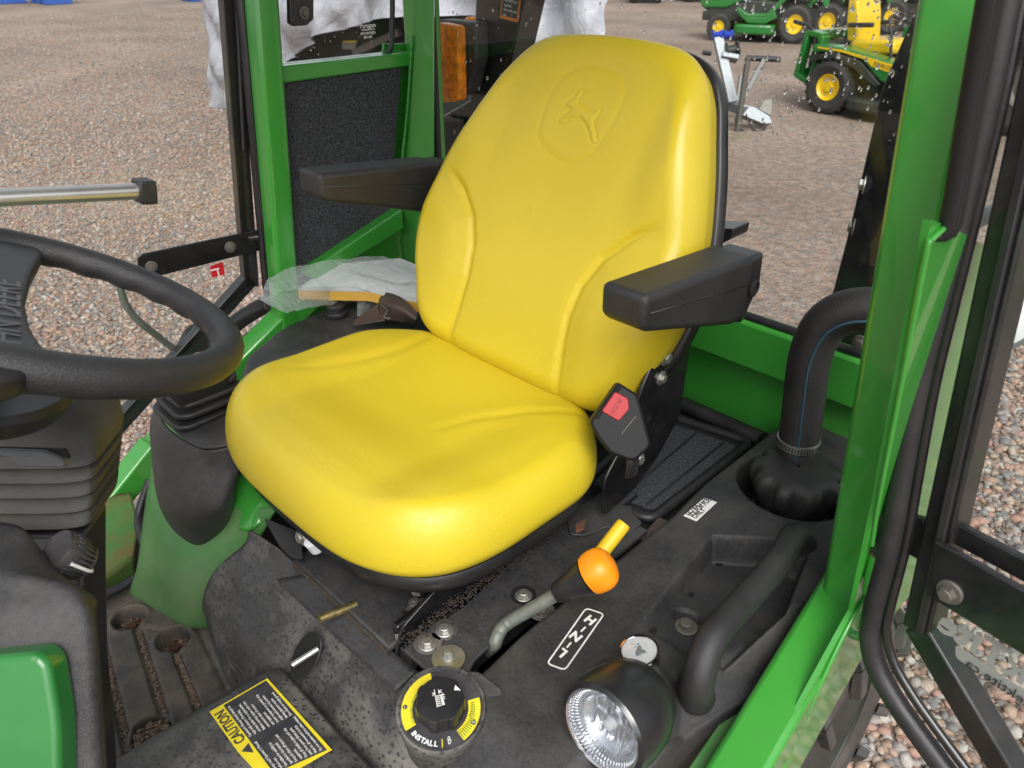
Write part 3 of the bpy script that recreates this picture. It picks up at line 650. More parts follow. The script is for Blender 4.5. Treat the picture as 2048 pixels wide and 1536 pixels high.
# armrests
def arm(sg):
    xi, xo = sg * .292, sg * .357; y0, y1 = (-.150, .105 if sg < 0 else .085); zt0, zt1 = (1.412, 1.398) if sg > 0 else (1.425, 1.40)
    s = [(y0, zt0), (y1, zt1), (y1, zt1 - .085), (y1 - .03, zt1 - .090), (y0 + .012, zt0 - .048), (y0, zt0 - .040)]
    poly = [V((xi, a, b)) for a, b in s]; o = prism('armrest', poly, (xo - xi, 0, 0), 'grained rubber', seat, bevel=.009, bseg=4)
    v, f = prismg([V((xi - sg * .0006, a, b)) for a, b in [(y0 + .010, zt0 - .022), (y1, zt1 - .038), (y1, zt1 - .0395), (y0 + .010, zt0 - .0235)]], (xo - xi + sg * .0012, 0, 0)); obj('mould_seam', v, f, 'rubber', o)
    pv = prism('armrest_pivot', [V((xi + sg * .006, a, b)) for a, b in [(y1 - .01, zt1 - .004), (y1 + .032, zt1 - .004), (y1 + .036, zt1 - .05), (y1 + .004, zt1 - .10), (y1 - .01, zt1 - .095)]], (xo - xi - sg * .010, 0, 0), 'smooth black', seat, bevel=.006)
    lathe('pivot_cap', [(.012, 0), (.012, .003), (.009, .004), (.009, .002), (.0, .002)], V((xo - sg * .0035, y1 + .014, zt1 - .050)), (sg, 0, 0), 'rubber', pv, seg=20)
    box('armrest_bracket', (sg * .265, y1 + .075, zt1 - .075), (.05, .08, .03), 'black steel', seat, bevel=.004)
arm(1); arm(-1)
br = roundpoly([V((.262, y, z)) for y, z in [(.045, 1.262), (.098, 1.262), (.115, 1.22), (.112, 1.10), (.06, 1.045), (.0, 1.01), (-.07, 1.0), (-.075, 1.07), (-.03, 1.12), (.0, 1.20)]], .016, 4)
sb_ = prism('side_bracket', br, (-.006, 0, 0), 'gloss black', seat, bevel=.002)
bolt(X(1330, 714, .262), (1, 0, 0), .0085, 'zinc', sb_); bolt(X(1322, 756, .262), (1, 0, 0), .0072, 'zinc', sb_); bolt(X(1268, 912, .275) + V((.004, 0, 0)), (1, -.25, 0), .0085, 'zinc', sb_, h=.012)
for (x, y, r) in ((1340, 738, .004), (1297, 838, .005), (1290, 862, .0045), (1308, 848, .003)):
    lathe('bracket_hole', [(r * 1.2, 0), (r, .0008), (r * .9, .0004), (.0002, .0004)], X(x, y, .2625), (1, 0, 0), 'deep black', sb_, seg=12)
# recline stop behind
prism('recline_bracket', roundpoly([Y(1415, 455, .26), Y(1467, 458, .26), Y(1462, 478, .26), Y(1415, 500, .26)], .004), (0, .05, 0), 'black steel', seat, bevel=.002)
# suspension plate, front lip and rails
box('base_plate', (.085, -.27, .955), (.235, .315, .010), 'dusty plastic', seat, bevel=.003)
box('base_lip', (.083, -.427, .938), (.228, .006, .028), 'dark earth', seat, bevel=.001)
box('base_block', (.08, -.22, .985), (.20, .26, .05), 'deep black', seat, bevel=.004)
prism('base_side', roundpoly([V((.207, y, z)) for y, z in [(-.425, .945), (-.41, .99), (-.32, 1.03), (-.05, 1.03), (.05, .945)]], .01), (.005, 0, 0), 'gloss black', seat, bevel=.001)
prism('base_side', roundpoly([V((-.035, y, z)) for y, z in [(-.425, .945), (-.41, .99), (-.32, 1.03), (-.05, 1.03), (.05, .945)]], .01), (-.005, 0, 0), 'gloss black', seat, bevel=.001)
beam('slide_rail', (.228, -.42, .955), (.228, .05, .955), .026, .022, 'gloss black', seat, bevel=.003)
pp = prism('latch_plate', roundpoly([Z(808, 1226, .975), Z(822, 1207, .975), Z(850, 1196, .975), Z(858, 1212, .975), Z(842, 1232, .975), Z(815, 1240, .975)], .008), (0, 0, .004), 'dull steel', seat, bevel=.001)
lathe('latch_hole', [(.0045, 0), (.0045, .0006), (.0001, .0006)], Z(809, 1225, .9795), (0, 0, 1), 'deep black', pp, seg=12)
lathe('latch_hole', [(.0038, 0), (.0038, .0006), (.0001, .0006)], Z(833, 1222, .9795), (0, 0, 1), 'deep black', pp, seg=12)
bolt(Z(830, 1205, .98), (0, 0, 1), .0055, 'dull steel', pp)
bolt(Z(803, 1268, .968), (-.3, -.6, .7), .0065, 'zinc', seat)
bolt(Z(835, 1180, .98), (.4, -.3, .8), .006, 'dull steel', seat)
tube('adjuster_rod', [Z(638, 1238, .965), Z(712, 1209, .957)], .0058, 'brass plated', seat, sm=0)
bolt(Z(606, 1073, 1.0), (0, -1, .2), .009, 'zinc', seat); lathe('spring_cup', [(.012, 0), (.012, .02), (.006, .024), (.001, .024)], Z(635, 1095, .985), (0, -.4, 1), 'lamp white', seat, seg=18)
# belt buckle
bc = X(1238, 845, .30)
bn = (V((.62, -.66, .42))).normalized(); bu = V((-.10, .16, 1)); bu = (bu - bn * bu.dot(bn)).normalized(); bxv = bu.cross(bn).normalized()
tilt = R(-26); b_x = bxv * math.cos(tilt) + bu * math.sin(tilt); b_u = bn.cross(b_x)
if b_u.z < 0: b_x, b_u = -b_x, -b_u
def BK(a, b, h=0): return bc + b_x * (a * 1.02) + b_u * (b * 1.10) + bn * (h * 1.0)
buck = thing('belt_buckle', 'black seat belt buckle with red push button beside the seat hinge', 'belt buckle', bc)
BP = lambda x, y, h=0: PL(x, y, bc + bn * h, bn)
body = prism('buckle_body', roundpoly([BP(1179, 846), BP(1236, 765), BP(1276, 790), BP(1290, 840), BP(1304, 893), BP(1268, 926), BP(1220, 908), BP(1196, 878)], [.006, .006, .006, .02, .008, .010, .008, .02], 5), -bn * .030, 'satin black', buck, bevel=.005, bseg=4)
beam('buckle_slot', BP(1193, 837, .0006), BP(1240, 774, .0006), .0052, .0012, 'deep black', buck, up=bn, bevel=0)
pb = prism('push_button', roundpoly([BP(1203, 822, .0), BP(1230, 783, .0), BP(1256, 797, .0), BP(1258, 818, .0), BP(1237, 842, .0)], .003, 4), bn * .003, 'red plastic', buck, bevel=.0012)
text('button_lettering', 'PUSH', BP(1228, 811, .0034) , BP(1222, 832) - BP(1242, 796), BP(1250, 812) - BP(1222, 806), .0095, 'dark red', pb, ext=.0004, align='CENTER')
beam('buckle_mark', BP(1243, 868, .0003), BP(1272, 832, .0003), .0007, .0005, 'dull steel', buck, up=bn, bevel=0)
tube('buckle_stalk', [BP(1262, 905, -.016), BP(1266, 925, -.018), BP(1262, 950, -.03)], .011, 'black steel', buck, sm=5, flat=.5)

# ============================================================ STEERING WHEEL
wc = V((.041, -.653, 1.467)); wn = V((.083, math.sin(.438), math.cos(.438))).normalized()
wx = (RT[0], RT[1], RT[2]); wx = V(wx); wx = (wx - wn * wx.dot(wn)).normalized(); wy = wn.cross(wx)
wheel = thing('steering_wheel', 'black moulded steering wheel with finger grips and raised hub lettering', 'steering wheel', wc)
def rimg():
    R0 = .1690; n = 220; v = []; f = []; seg = 20
    for i in range(n):
        t = 2 * math.pi * i / n; er = wx * math.cos(t) + wy * math.sin(t); c = wc + er * R0
        for k in range(seg):
            a = 2 * math.pi * k / seg; ca, sa = math.cos(a), math.sin(a)
            rr = .0158 + .0026 * max(0, -math.sin(t))
            under = max(0, -sa * .8 - ca * .5)
            rr *= 1 - .15 * under * (.5 + .5 * math.cos(t * 26)) 
            v.append(c + er * (rr * ca * 1.0) + wn * (rr * sa * .98))
    for i in range(n):
        for k in range(seg):
            f.append((i * seg + k, ((i + 1) % n) * seg + k, ((i + 1) % n) * seg + (k + 1) % seg, i * seg + (k + 1) % seg))
    return v, f
v_, f_ = rimg(); obj('rim', v_, f_, 'grained rubber', wheel)
hubz = -.006
def WP(a, b, h=0): return wc + wx * a + wy * b + wn * h
# hub pad and spokes
def wheelpix(x, y, h=0.0): return PL(x, y, wc + wn * h, wn)
pad = roundpoly([WP(-.075, .055), WP(-.075, -.055), WP(-.03, -.085), WP(.02, -.082), WP(.02, .085), WP(-.03, .085)], .02)
hub = [wheelpix(*p, .006) for p in [(-330, 500), (-250, 440), (0, 470), (70, 485), (88, 505), (66, 545), (52, 600), (62, 650), (88, 690), (110, 705), (60, 745), (-100, 800), (-330, 720)]]
obj_h = prism('hub_pad', roundpoly(hub, .012, 4), wn * -.020, 'grained rubber', wheel, bevel=.006, bseg=4)
tp = wheelpix(38, 578, .0065); ux = (wheelpix(30, 575, .0065) - wheelpix(30, 700, .0065)).normalized(); uy = (wheelpix(0, 620, .0065) - wheelpix(60, 612, .0065)).normalized()
text('hub_lettering', 'JOHN DEERE', wheelpix(40, 566, .0062), ux, uy, .034, 'grey relief', wheel, ext=.0005, align='RIGHT')
lathe('hub_shroud', [(.112, .0), (.118, -.006), (.113, -.022), (.088, -.034), (.03, -.038), (.02, -.040)], wc + wn * -.070 + wx * -.055 + wy * -.045, wn, 'smooth black', wheel, seg=60)

# ============================================================ STEERING COLUMN AND DASH
colm = thing('steering_column', 'dusty black steering column cover with ribbed bellows, tilt paddle and knurled knob', 'steering column', (-.1, -.75, .75))
cz = lambda x, y, v=-.66: Y(x, y, v)
def crow(y, xr, dx, yv=-.70, hw=.11):
    """one level of the column cover: rounded loop whose right edge is seen at pixel (xr, y)"""
    c = Y(xr, y, yv); return c.x, c.z
ax0 = V((0.0, -.70, 1.36))
# the column runs down and forward from the wheel hub; loops are squarish rings
def ring(c, hx, hy, n=48, e=4., up=wn):
    x, y, d = frame(up, (0, 1, 0)); out = []
    for k in range(n):
        t = 2 * math.pi * k / n; ct, st = math.cos(t), math.sin(t)
        out.append(c + x * (math.copysign(abs(ct) ** (2 / e), ct) * hx) + y * (math.copysign(abs(st) ** (2 / e), st) * hy))
    return out
PC = lambda x, y, d: V(CAM + ray(x, y) * d)       # point at depth d along the view axis
# right face of the cover is seen at depth ~.80; build the cover as stacked rings whose centre sits off to the left
D0 = .84
def level(y, xr, s=1., d=D0):
    p = PC(xr, y, d); return p
rings = []
specs = [(800, 95, .055, .040), (815, 140, .075, .060), (836, 180, .095, .074), (866, 204, .108, .080), (900, 212, .113, .082), (914, 211, .112, .082), (919, 200, .105, .072), (926, 211, .112, .082), (944, 209, .111, .081), (949, 198, .103, .070), (956, 208, .110, .081), (974, 206, .109, .080), (979, 195, .102, .070), (986, 205, .109, .080), (1004, 203, .108, .080), (1009, 193, .101, .07), (1016, 202, .108, .08), (1036, 200, .107, .079)]
axr = V(RT)
vv = []; ff = []; nn = 56
for (y, xr, hx, hy) in specs:
    pr = PC(xr - 4, y - 10, D0); hx2 = hx; c = pr - axr * hx2; c = c + V(FW).cross(V((0, 0, 1))) * 0
    fwd = V((FW[0], FW[1], 0)).normalized(); tl = V((0, 0, 1))
    dn = V((0, 0, 1))
    for k in range(nn):
        t = 2 * math.pi * k / nn; ct, st = math.cos(t), math.sin(t)
        vv.append(c + axr * (math.copysign(abs(ct) ** .38, ct) * hx2) + fwd * (math.copysign(abs(st) ** .38, st) * (hy if st > 0 else .030 + (hy - .081) * 1.1)))
for i in range(len(specs) - 1):
    for k in range(nn): ff.append((i * nn + k, i * nn + (k + 1) % nn, (i + 1) * nn + (k + 1) % nn, (i + 1) * nn + k))
ff.append(tuple(range(nn)))
obj('bellows_cover', vv, ff, 'taupe plastic', colm, autos=60)
pr = PC(192, 1058, D0 + .004); cc = pr - axr * .111
lo = []
for (y, xr, hx, hy, d) in ((1034, 192, .102, .03, D0 + .006), (1160, 192, .11, .03, D0 + .010), (1340, 196, .125, .03, D0 + .018), (1520, 212, .135, .03, D0 + .03), (1760, 224, .14, .03, D0 + .05)):
    c = PC(xr, y, d) - axr * hx; lo.append([c + axr * a * hx + fwd * b * hy for a, b in ((-1, -1), (.9, -1), (1, -.9), (1, .9), (.9, 1), (-1, 1))])
v = [p for r_ in lo for p in r_]; f = [(i * 6 + k, i * 6 + (k + 1) % 6, (i + 1) * 6 + (k + 1) % 6, (i + 1) * 6 + k) for i in range(4) for k in range(6)] + [tuple(range(6))]
obj('lower_housing', v, f, 'smooth black', colm, autos=40, bevel=.004)
# tilt paddle in its slot
prism('paddle_slot', [PC(-20, 893, .742), PC(128, 897, .742), PC(138, 915, .742), PC(128, 920, .742), PC(-20, 912, .742)], V(FW) * .004, 'deep black', colm, bevel=0)
prism('tilt_paddle', roundpoly([PC(-10, 897, .735), PC(85, 900, .735), PC(118, 912, .735), PC(128, 920, .732), PC(126, 934, .730), PC(38, 933, .730), PC(20, 915, .733), PC(-10, 912, .735)], .004), V(FW) * .012, 'paddle grey', colm, bevel=.002)
# knurled knob with a white pointer
kc = PC(118, 1102, .74); kd = (PC(172, 1126, .762) - kc).normalized()
kn = lathe('column_knob', [(.020, -.004), (.0215, .0), (.021, .010), (.0195, .022), (.017, .030), (.001, .031)], kc, kd, 'dusty plastic', colm, seg=40)
kx, ky, _ = frame(kd)
mbk = MB()
for k in range(26):
    t = 2 * math.pi * k / 26; e_ = kx * math.cos(t) + ky * math.sin(t); a_ = kc + e_ * .0212 + kd * .004; b_ = kc + e_ * .0188 + kd * .025
    mbk.add(*tubeg([a_, b_], .0013, 6))
mbk.build('knob_knurl', 'smooth black', kn)
t = None
best = max(range(60), key=lambda i: -((kx * math.cos(i / 60 * 6.283) + ky * math.sin(i / 60 * 6.283)).dot(V(FW))) * 1.0 + .9 * (kx * math.cos(i / 60 * 6.283) + ky * math.sin(i / 60 * 6.283)).dot(V(RT)) - .3 * (kx * math.cos(i / 60 * 6.283) + ky * math.sin(i / 60 * 6.283)).dot(V(UP)))
e_ = kx * math.cos(best / 60 * 6.283) + ky * math.sin(best / 60 * 6.283)
tube('knob_pointer', [kc + e_ * .0218 + kd * .006, kc + e_ * .0205 + kd * .022, kc + e_ * .017 + kd * .031, kc + e_ * .008 + kd * .0325], .0018, 'decal white', kn, sm=3, seg=8)
# dash cowl in front (lower left)
dash = thing('dash_cowl', 'black and green instrument cowl at the foot of the steering column', 'dashboard', (0, -.8, .8))
patch('cowl_cover', [[PC(-160, 1040, .78), PC(20, 1052, .76), PC(62, 1085, .74), PC(120, 1165, .735)], [PC(-160, 1120, .70), PC(0, 1130, .69), PC(90, 1160, .69), PC(185, 1200, .71)], [PC(-160, 1170, .68), PC(20, 1180, .67), PC(150, 1190, .67), PC(186, 1240, .69)], [PC(-160, 1300, .66), PC(20, 1300, .65), PC(170, 1320, .66), PC(196, 1360, .68)], [PC(-160, 1700, .64), PC(20, 1700, .64), PC(180, 1700, .65), PC(216, 1700, .67)]], 'dusty plastic', dash, thick=.006)
prism('cowl_panel', roundpoly([PC(-120, 1322, .628), PC(72, 1306, .622), PC(96, 1328, .622), PC(116, 1450, .622), PC(120, 1640, .622), PC(-120, 1640, .622)], .014, 5), V(FW) * .03, 'mower green', dash, bevel=.006, bseg=4)

# ============================================================ NEAR FENDER CONSOLE
con = thing('fender_console', 'dusty black moulded fender console with range markings, recess and grab handle well', 'console', (.44, -.05, 1.0))
tray_poly = [(.398, .012), (.470, .060), (.520, .062), (.548, -.05), (.535, -.17), (.49, -.20), (.455, -.20), (.428, -.225)]
CAPC = (.432, .178)
def xoutf(y): return .596 - .062 * sstep(-y, -.02, .30)
def conz(x, y):
    z = 1.0 + 0 * x
    z += .016 * sstep(y, .0, .10)
    z -= .115 * sstep(-y, .40, .56) ** 1.5
    # recess with a wall that dies away toward the front
    d, _, _ = polydist(x, y, tray_poly, True); ins = inpoly(x, y, tray_poly)
    dep = .046 * sstep(y, -.235, .0)
    z -= np.where(ins, dep * sstep(d, 0, .008), 0)
    # roll over to the outside
    xo_ = xoutf(y); z -= .05 * sstep(x, xo_ - .046, xo_ + .004)
    # well round the fuel cap
    r = np.hypot(x - CAPC[0], (y - CAPC[1] - .01)); z -= .085 * (1 - sstep(r, .076, .088))
    # pod that carries gauge and lamp
    pod = (1 - sstep(np.hypot((x - .487) / .062, (y + .300) / .070), .55, 1.0)); z += .030 * pod
    # small counterbores
    for cx, cy, rr, dd in ((.452, -.128, .017, .006),):
        z -= dd * (1 - sstep(np.hypot(x - cx, y - cy), rr, rr + .002))
    return z
def console_mesh():
    ys = np.linspace(-.575, .37, 330); us = np.linspace(0, 1, 120)
    yy, uu = np.meshgrid(ys, us, indexing='ij')
    xin = .338 + .008 * sstep(-yy, .30, .40) + .055 * sstep(-yy, .40, .54); xout = xoutf(yy)
    xx = xin + (xout - xin) * uu; zz = conz(xx, yy)
    top_ = np.stack([xx, yy, zz], 2)
    # rounded inner edge and skirts
    def skirt(x, y, z, s, w):
        out = []
        for a in np.linspace(0, np.pi / 2, 5)[1:]: out.append(np.stack([x - s * w * math.sin(a), y, z - w * (1 - math.cos(a))], 1))
        out.append(np.stack([x - s * w, y, np.full_like(z, .86)], 1)); return out
    inn = skirt(xx[:, 0], yy[:, 0], zz[:, 0], 1, .007)[::-1]; outr = skirt(xx[:, -1], yy[:, -1], zz[:, -1], -1, .007)
    return np.concatenate([np.stack(inn, 1), top_, np.stack(outr, 1)], 1)
grid('console_body', console_mesh(), 'dusty plastic', con)
def CZ(x, y, dz=0.):      # photo point on the console surface
    z = 1.0
    for _ in range(6):
        p = Z(x, y, z); z = float(conz(np.array([p.x]), np.array([p.y]))[0]) + dz
    return Z(x, y, z)
# H | N | L marking
cr = [CZ(*p, .0012) for p in ((1094, 1327), (1130, 1340), (1208, 1228), (1172, 1216))]
ol = roundpoly(cr, .006, 5); mid = sum(ol, V((0, 0, 0))) / len(ol)
mbo = MB(); n = len(ol); inn_ = [p + (mid - p).normalized() * 0 for p in ol]
tv_, tf_ = tubeg([p for p in ol], .0012, 6, closed=True, flat=.4); mbo.add(tv_, tf_); mbo.build('range_marking', 'decal white', con)
for s_, (x, y) in (('H', (1180, 1241)), ('N', (1151, 1274)), ('L', (1124, 1307))):
    p = CZ(x, y, .0006); text('range_lettering', s_, p + V((.0, .0066, 0)), (-1, 0, 0), (0, -1, 0), .0178, 'decal white', con, align='CENTER', off=.0007)
for a_, b_ in (((1171, 1254), (1162, 1263)), ((1142, 1285), (1134, 1295))):
    beam('range_marking', CZ(*a_, .0008), CZ(*b_, .0008), .0022, .0006, 'decal white', con, bevel=0)
# fuel sticker
st = [CZ(*p, .0008) for p in ((1367, 1032), (1393, 1043), (1434, 1005), (1409, 995))]
prism('fuel_sticker', st, (0, 0, .0005), 'decal white', con, bevel=0)
sx_ = (st[3] - st[0]).normalized(); sy_ = (st[0] - st[1]).normalized()
for i, s_ in enumerate(('ULTRA LOW', 'SULFUR FUEL', 'ONLY')):
    text('fuel_lettering', s_, st[0].lerp(st[1], .27 + .28 * i) + sx_ * .003 + V((0, 0, .0007)), sx_, sy_, .0112, 'decal black', con, ext=.0001, sx=.76, off=.0003)
# bolt, slots and rust spot on the recess floor
bolt(CZ(1372, 1254, .002), (0, 0, 1), .0092, 'dull steel', con, washer=2)
lathe('washer', [(.0155, 0), (.0155, .0015), (.008, .0018), (.0005, .0018)], CZ(1370, 1258, -.002), (0, 0, 1), 'dull steel', con, seg=28)
for (x, y, w) in ((1440, 1127, .0045), (1381, 1191, .004), (1306, 1262, .004)):
    prism('drain_slot', roundpoly([CZ(x, y, .0006) + V((a * w, b * w * 1.6, 0)) for a, b in ((-1, -1), (1, -1), (1, 1), (-1, 1))], w * .9, 4), (0, 0, .0003), 'deep black', con, bevel=0)
# grab handle standing on the outer side
h0, h1, h2, h3, h4, h5 = Z(1618, 1118, .975), Z(1592, 1072, 1.035), Z(1560, 1120, 1.052), Z(1425, 1275, 1.058), Z(1395, 1365, 1.02), Z(1392, 1392, .972)
hd = tube('grab_handle', [h0, h1, h2, h2.lerp(h3, .5), h3, h4, h5], [.022, .0190, .0178, .0175, .0178, .0190, .0225], 'black plastic', None, seg=26, sm=8); top(hd, 'thick black plastic grab handle along the outer edge of the fender console', 'grab handle')
# gauge
gc = CZ(1279, 1304, .014); gn = (V((-.10, -.16, 1))).normalized()
gau = thing('fuel_gauge', 'small round white faced gauge with chrome bezel set in the fender console', 'gauge', gc)
lathe('gauge_body', [(.021, -.026), (.0225, -.004), (.0225, .0), (.001, .0)], gc, gn, 'smooth black', gau, seg=44)
lathe('gauge_bezel', [(.0222, -.002), (.0232, .001), (.0225, .0035), (.0205, .0035), (.0195, .002), (.0195, .0012)], gc, gn, 'chrome', gau, seg=56)
lathe('gauge_face', [(.0198, .0008), (.0198, .0014), (.0002, .0014)], gc, gn, 'decal white', gau, seg=40)
gx, gy, _ = frame(gn)
mbg = MB()
for k in range(9):
    t = random.random() * 6.28; r = .004 + .012 * random.random(); p = gc + gn * .0016 + gx * math.cos(t) * r + gy * math.sin(t) * r
    mbg.add(*latheg([(.0010 * random.uniform(.5, 1.3), 0), (.0002, .0002)], p, (gx, gy, gn), 7))
for (a, b, r) in ((0, 0, .0042), (.004, .002, .003), (-.003, .004, .0028), (.001, -.005, .0025), (-.007, .007, .0014)):
    mbg.add(*latheg([(r, 0), (r * .9, .0003), (.0001, .0003)], gc + gn * .0016 + gx * a + gy * b, (gx, gy, gn), 12))
mbg.build('gauge_marks', 'grey print', gau)
lathe('gauge_glass', [(.0197, .0022), (.012, .0034), (.0002, .0038)], gc, gn, 'lens glass', gau, seg=32)
# work lamp
lc = CZ(1210, 1455, 0); lc = PC(1210, 1455, (np.array(lc) - CAM) @ FW - .052)
vw = V(ray(1212, 1468)).normalized()
ln = (-vw * math.cos(R(46)) + (V(RT) * -.75 - V(UP) * .65) * math.sin(R(46))).normalized(); la = -ln
lamp = thing('work_lamp', 'round clear halogen lamp in a black housing at the front of the fender console', 'lamp', lc)
lr = .0465
lathe('lamp_housing', [(lr * .99, .004), (lr * 1.13, .006), (lr * 1.17, -.002), (lr * 1.19, -.02), (lr * 1.12, -.045), (lr * .92, -.068), (lr * .5, -.082), (.001, -.086)], lc, ln, 'smooth black', lamp, seg=64, autos=50, caps=False)
lathe('lamp_rim', [(lr * 1.02, .004), (lr * 1.0, .0075), (lr * .95, .0065), (lr * .94, .002)], lc, ln, 'chrome', lamp, seg=64, caps=False)
lathe('reflector', [(lr * .95, .003), (lr * .80, -.010), (lr * .55, -.020), (lr * .25, -.024), (.001, -.0245)], lc, ln, 'silver reflector', lamp, seg=48, autos=20, caps=False)
lx, ly, _ = frame(ln)
mbf = MB()
for k in range(64):
    t = 2 * math.pi * k / 64; e_ = lx * math.cos(t) + ly * math.sin(t)
    mbf.add(*tubeg([lc + e_ * lr * .92 + ln * .003, lc + e_ * lr * .72 - ln * .006], [.0014, .0008], 5))
o_ = mbf.build('reflector_flutes', 'silver reflector', lamp); o_['kind'] = 'stuff'
mbf = MB()
for a, w, z in ((-.022, .0030, -.012), (-.012, .004, -.016), (-.003, .0032, -.015), (.008, .0045, -.016), (.019, .003, -.012)):
    l_ = math.sqrt(max(0, (.03) ** 2 - a * a)); mbf.add(*boxg(lc + lx * a + ln * z, (w, l_ * 1.8, .006), (lx, ly, ln)))
mbf.add(*boxg(lc + ly * .004 + ln * -.013, (.045, .004, .005), (lx, ly, ln))); mbf.build('reflector_facets', 'silver reflector', lamp, smooth=False, bevel=.0008)
lathe('bulb', [(.001, .0), (.006, .002), (.008, .008), (.006, .014), (.0005, .016)], lc - ln * .018, ln, 'lamp white', lamp, seg=20)
lathe('lamp_lens', [(lr * .97, .0055), (lr * .8, .009), (lr * .5, .0115), (.0005, .0125)], lc, ln, 'lens glass', lamp, seg=48)
# fuel cap and hose
capz = 1.03
cc_ = V((CAPC[0], CAPC[1] + .01, capz))
cap = con
def capg():
    v = []; f = []; n = 96
    prof = [(.040, -.055, 0), (.046, -.030, .2), (.050, -.012, 1), (.0505, .004, 1), (.047, .014, .8), (.040, .019, .3), (.030, .021, 0), (.002, .021, 0)]
    for r, z, a in prof:
        for k in range(n):
            t = 2 * math.pi * k / n; w = max(-.8, min(.5, 1.4 * math.cos(t * 9))); rr = r * 1.3 * (1 + .11 * a * w); v.append(cc_ + V((rr * math.cos(t), rr * math.sin(t), z)))
    for i in range(len(prof) - 1):
        for k in range(n): f.append((i * n + k, i * n + (k + 1) % n, (i + 1) * n + (k + 1) % n, (i + 1) * n + k))
    return v, f
v_, f_ = capg(); obj('fuel_cap', v_, f_, 'black plastic', cap)
lathe('filler_neck', [(.048, -.13), (.048, -.04), (.040, -.03), (.001, -.03)], cc_, (0, 0, 1), 'deep black', cap, seg=36)
hose = thing('filler_hose', 'thick black rubber hose with a blue stripe bending behind the green post', 'hose', cc_)
hb = Z(1592, 905, capz + .018); YH = hb.y
H_ = [hb + V((0, 0, -.01)), hb + V((-.001, 0, .04)), Y(1608, 800, YH), Y(1621, 710, YH), Y(1650, 650, YH - .002), Y(1700, 622, YH), Y(1770, 622, YH + .01), Y(1860, 640, YH + .03)]
HC = catmull(H_, 14); hv, hf = tubeg(HC, .0305, 40)
obj('hose_body', hv, hf, 'hose rubber', hose)
mbh = MB()
for k in range(2, len(HC) - 4):
    for q_ in (0, .5):
        c_ = HC[k].lerp(HC[k + 1], q_); d_ = (HC[k + 1] - HC[k]).normalized(); xx_, yy_, _ = frame(d_, (0, 1, 0))
        mbh.add(*latheg([(.0304, -.0009), (.03095, 0), (.0304, .0009)], c_, (xx_, yy_, d_), 32))
mbh.build('hose_ribs', 'hose rubber', hose)
strip = []
fdir = None
for k in range(len(HC)):
    a_ = HC[max(0, k - 1)]; b_ = HC[min(len(HC) - 1, k + 1)]; d_ = (b_ - a_).normalized()
    o_ = V((.40, -.9, -.15)); o_ = (o_ - d_ * o_.dot(d_)).normalized(); strip.append(HC[k] + o_ * .0312)
sv_ = MB(); sv_.add(*tubeg(strip, .0021, 6, flat=.5)); sv_.build('hose_stripe', 'blue stripe', hose)
cl = hb + V((-.0005, 0, .022)); lathe('hose_clamp', [(.0312, -.007), (.0325, -.0065), (.0328, 0), (.0325, .0065), (.0312, .007)], cl, (-.03, 0, 1), 'zinc', hose, seg=60)
mbc = MB()
for k in range(46):
    t = 2 * math.pi * k / 46; e_ = V((math.cos(t), math.sin(t), 0)); mbc.add(*boxg(cl + e_ * .0328, (.0006, .0016, .0085), (e_, V((-e_.y, e_.x, .0)), V((0, 0, 1)))))
mbc.build('clamp_slots', 'deep black', hose)

# ============================================================ DECK PLATES, LEVERS, DIAL
deck = thing('shift_deck', 'dark steel deck plates with a lever slot and bolts between seat and fender console', 'deck plate', (.27, -.15, .95))
zd = .985
box('deck_base', (.215, -.0, .925), (.23, .78, .05), 'deep black', deck, bevel=.004)
def DZ(x, y, z=zd): return Z(x, y, z)
plA = [DZ(805, 1298), DZ(930, 1210), DZ(1070, 1080), DZ(1155, 1010), DZ(1262, 1010), DZ(1268, 1045), DZ(1202, 1098), DZ(1090, 1190), DZ(950, 1318), DZ(938, 1345), DZ(870, 1345), DZ(850, 1336)]
prism('slot_plate', roundpoly(plA, .004, 3), (0, 0, -.006), 'dusty plastic', deck, bevel=.0015)
plB = [DZ(958, 1352), DZ(1100, 1220), DZ(1225, 1100), DZ(1270, 1048), DZ(1296, 1060), DZ(957, 1334), DZ(957, 1350)]
prism('slot_plate', roundpoly(plB, .003, 3), (0, 0, -.006), 'dusty plastic', deck, bevel=.0015)
plC = [DZ(1130, 1020, .990), DZ(1210, 975, .990), DZ(1285, 1045, .990), DZ(1240, 1075, .990), DZ(1215, 1052, .990), DZ(1170, 1070, .990), DZ(1140, 1068, .990)]
prism('cover_plate', roundpoly(plC, .005, 3), (0, 0, -.004), 'dusty plastic', deck, bevel=.0015)
prism('rusty_tab', [DZ(1150, 1050, .993), DZ(1172, 1036, .993), DZ(1168, 1058, .993), DZ(1152, 1066, .993)], (0, 0, -.002), 'rust', deck, bevel=.0005)
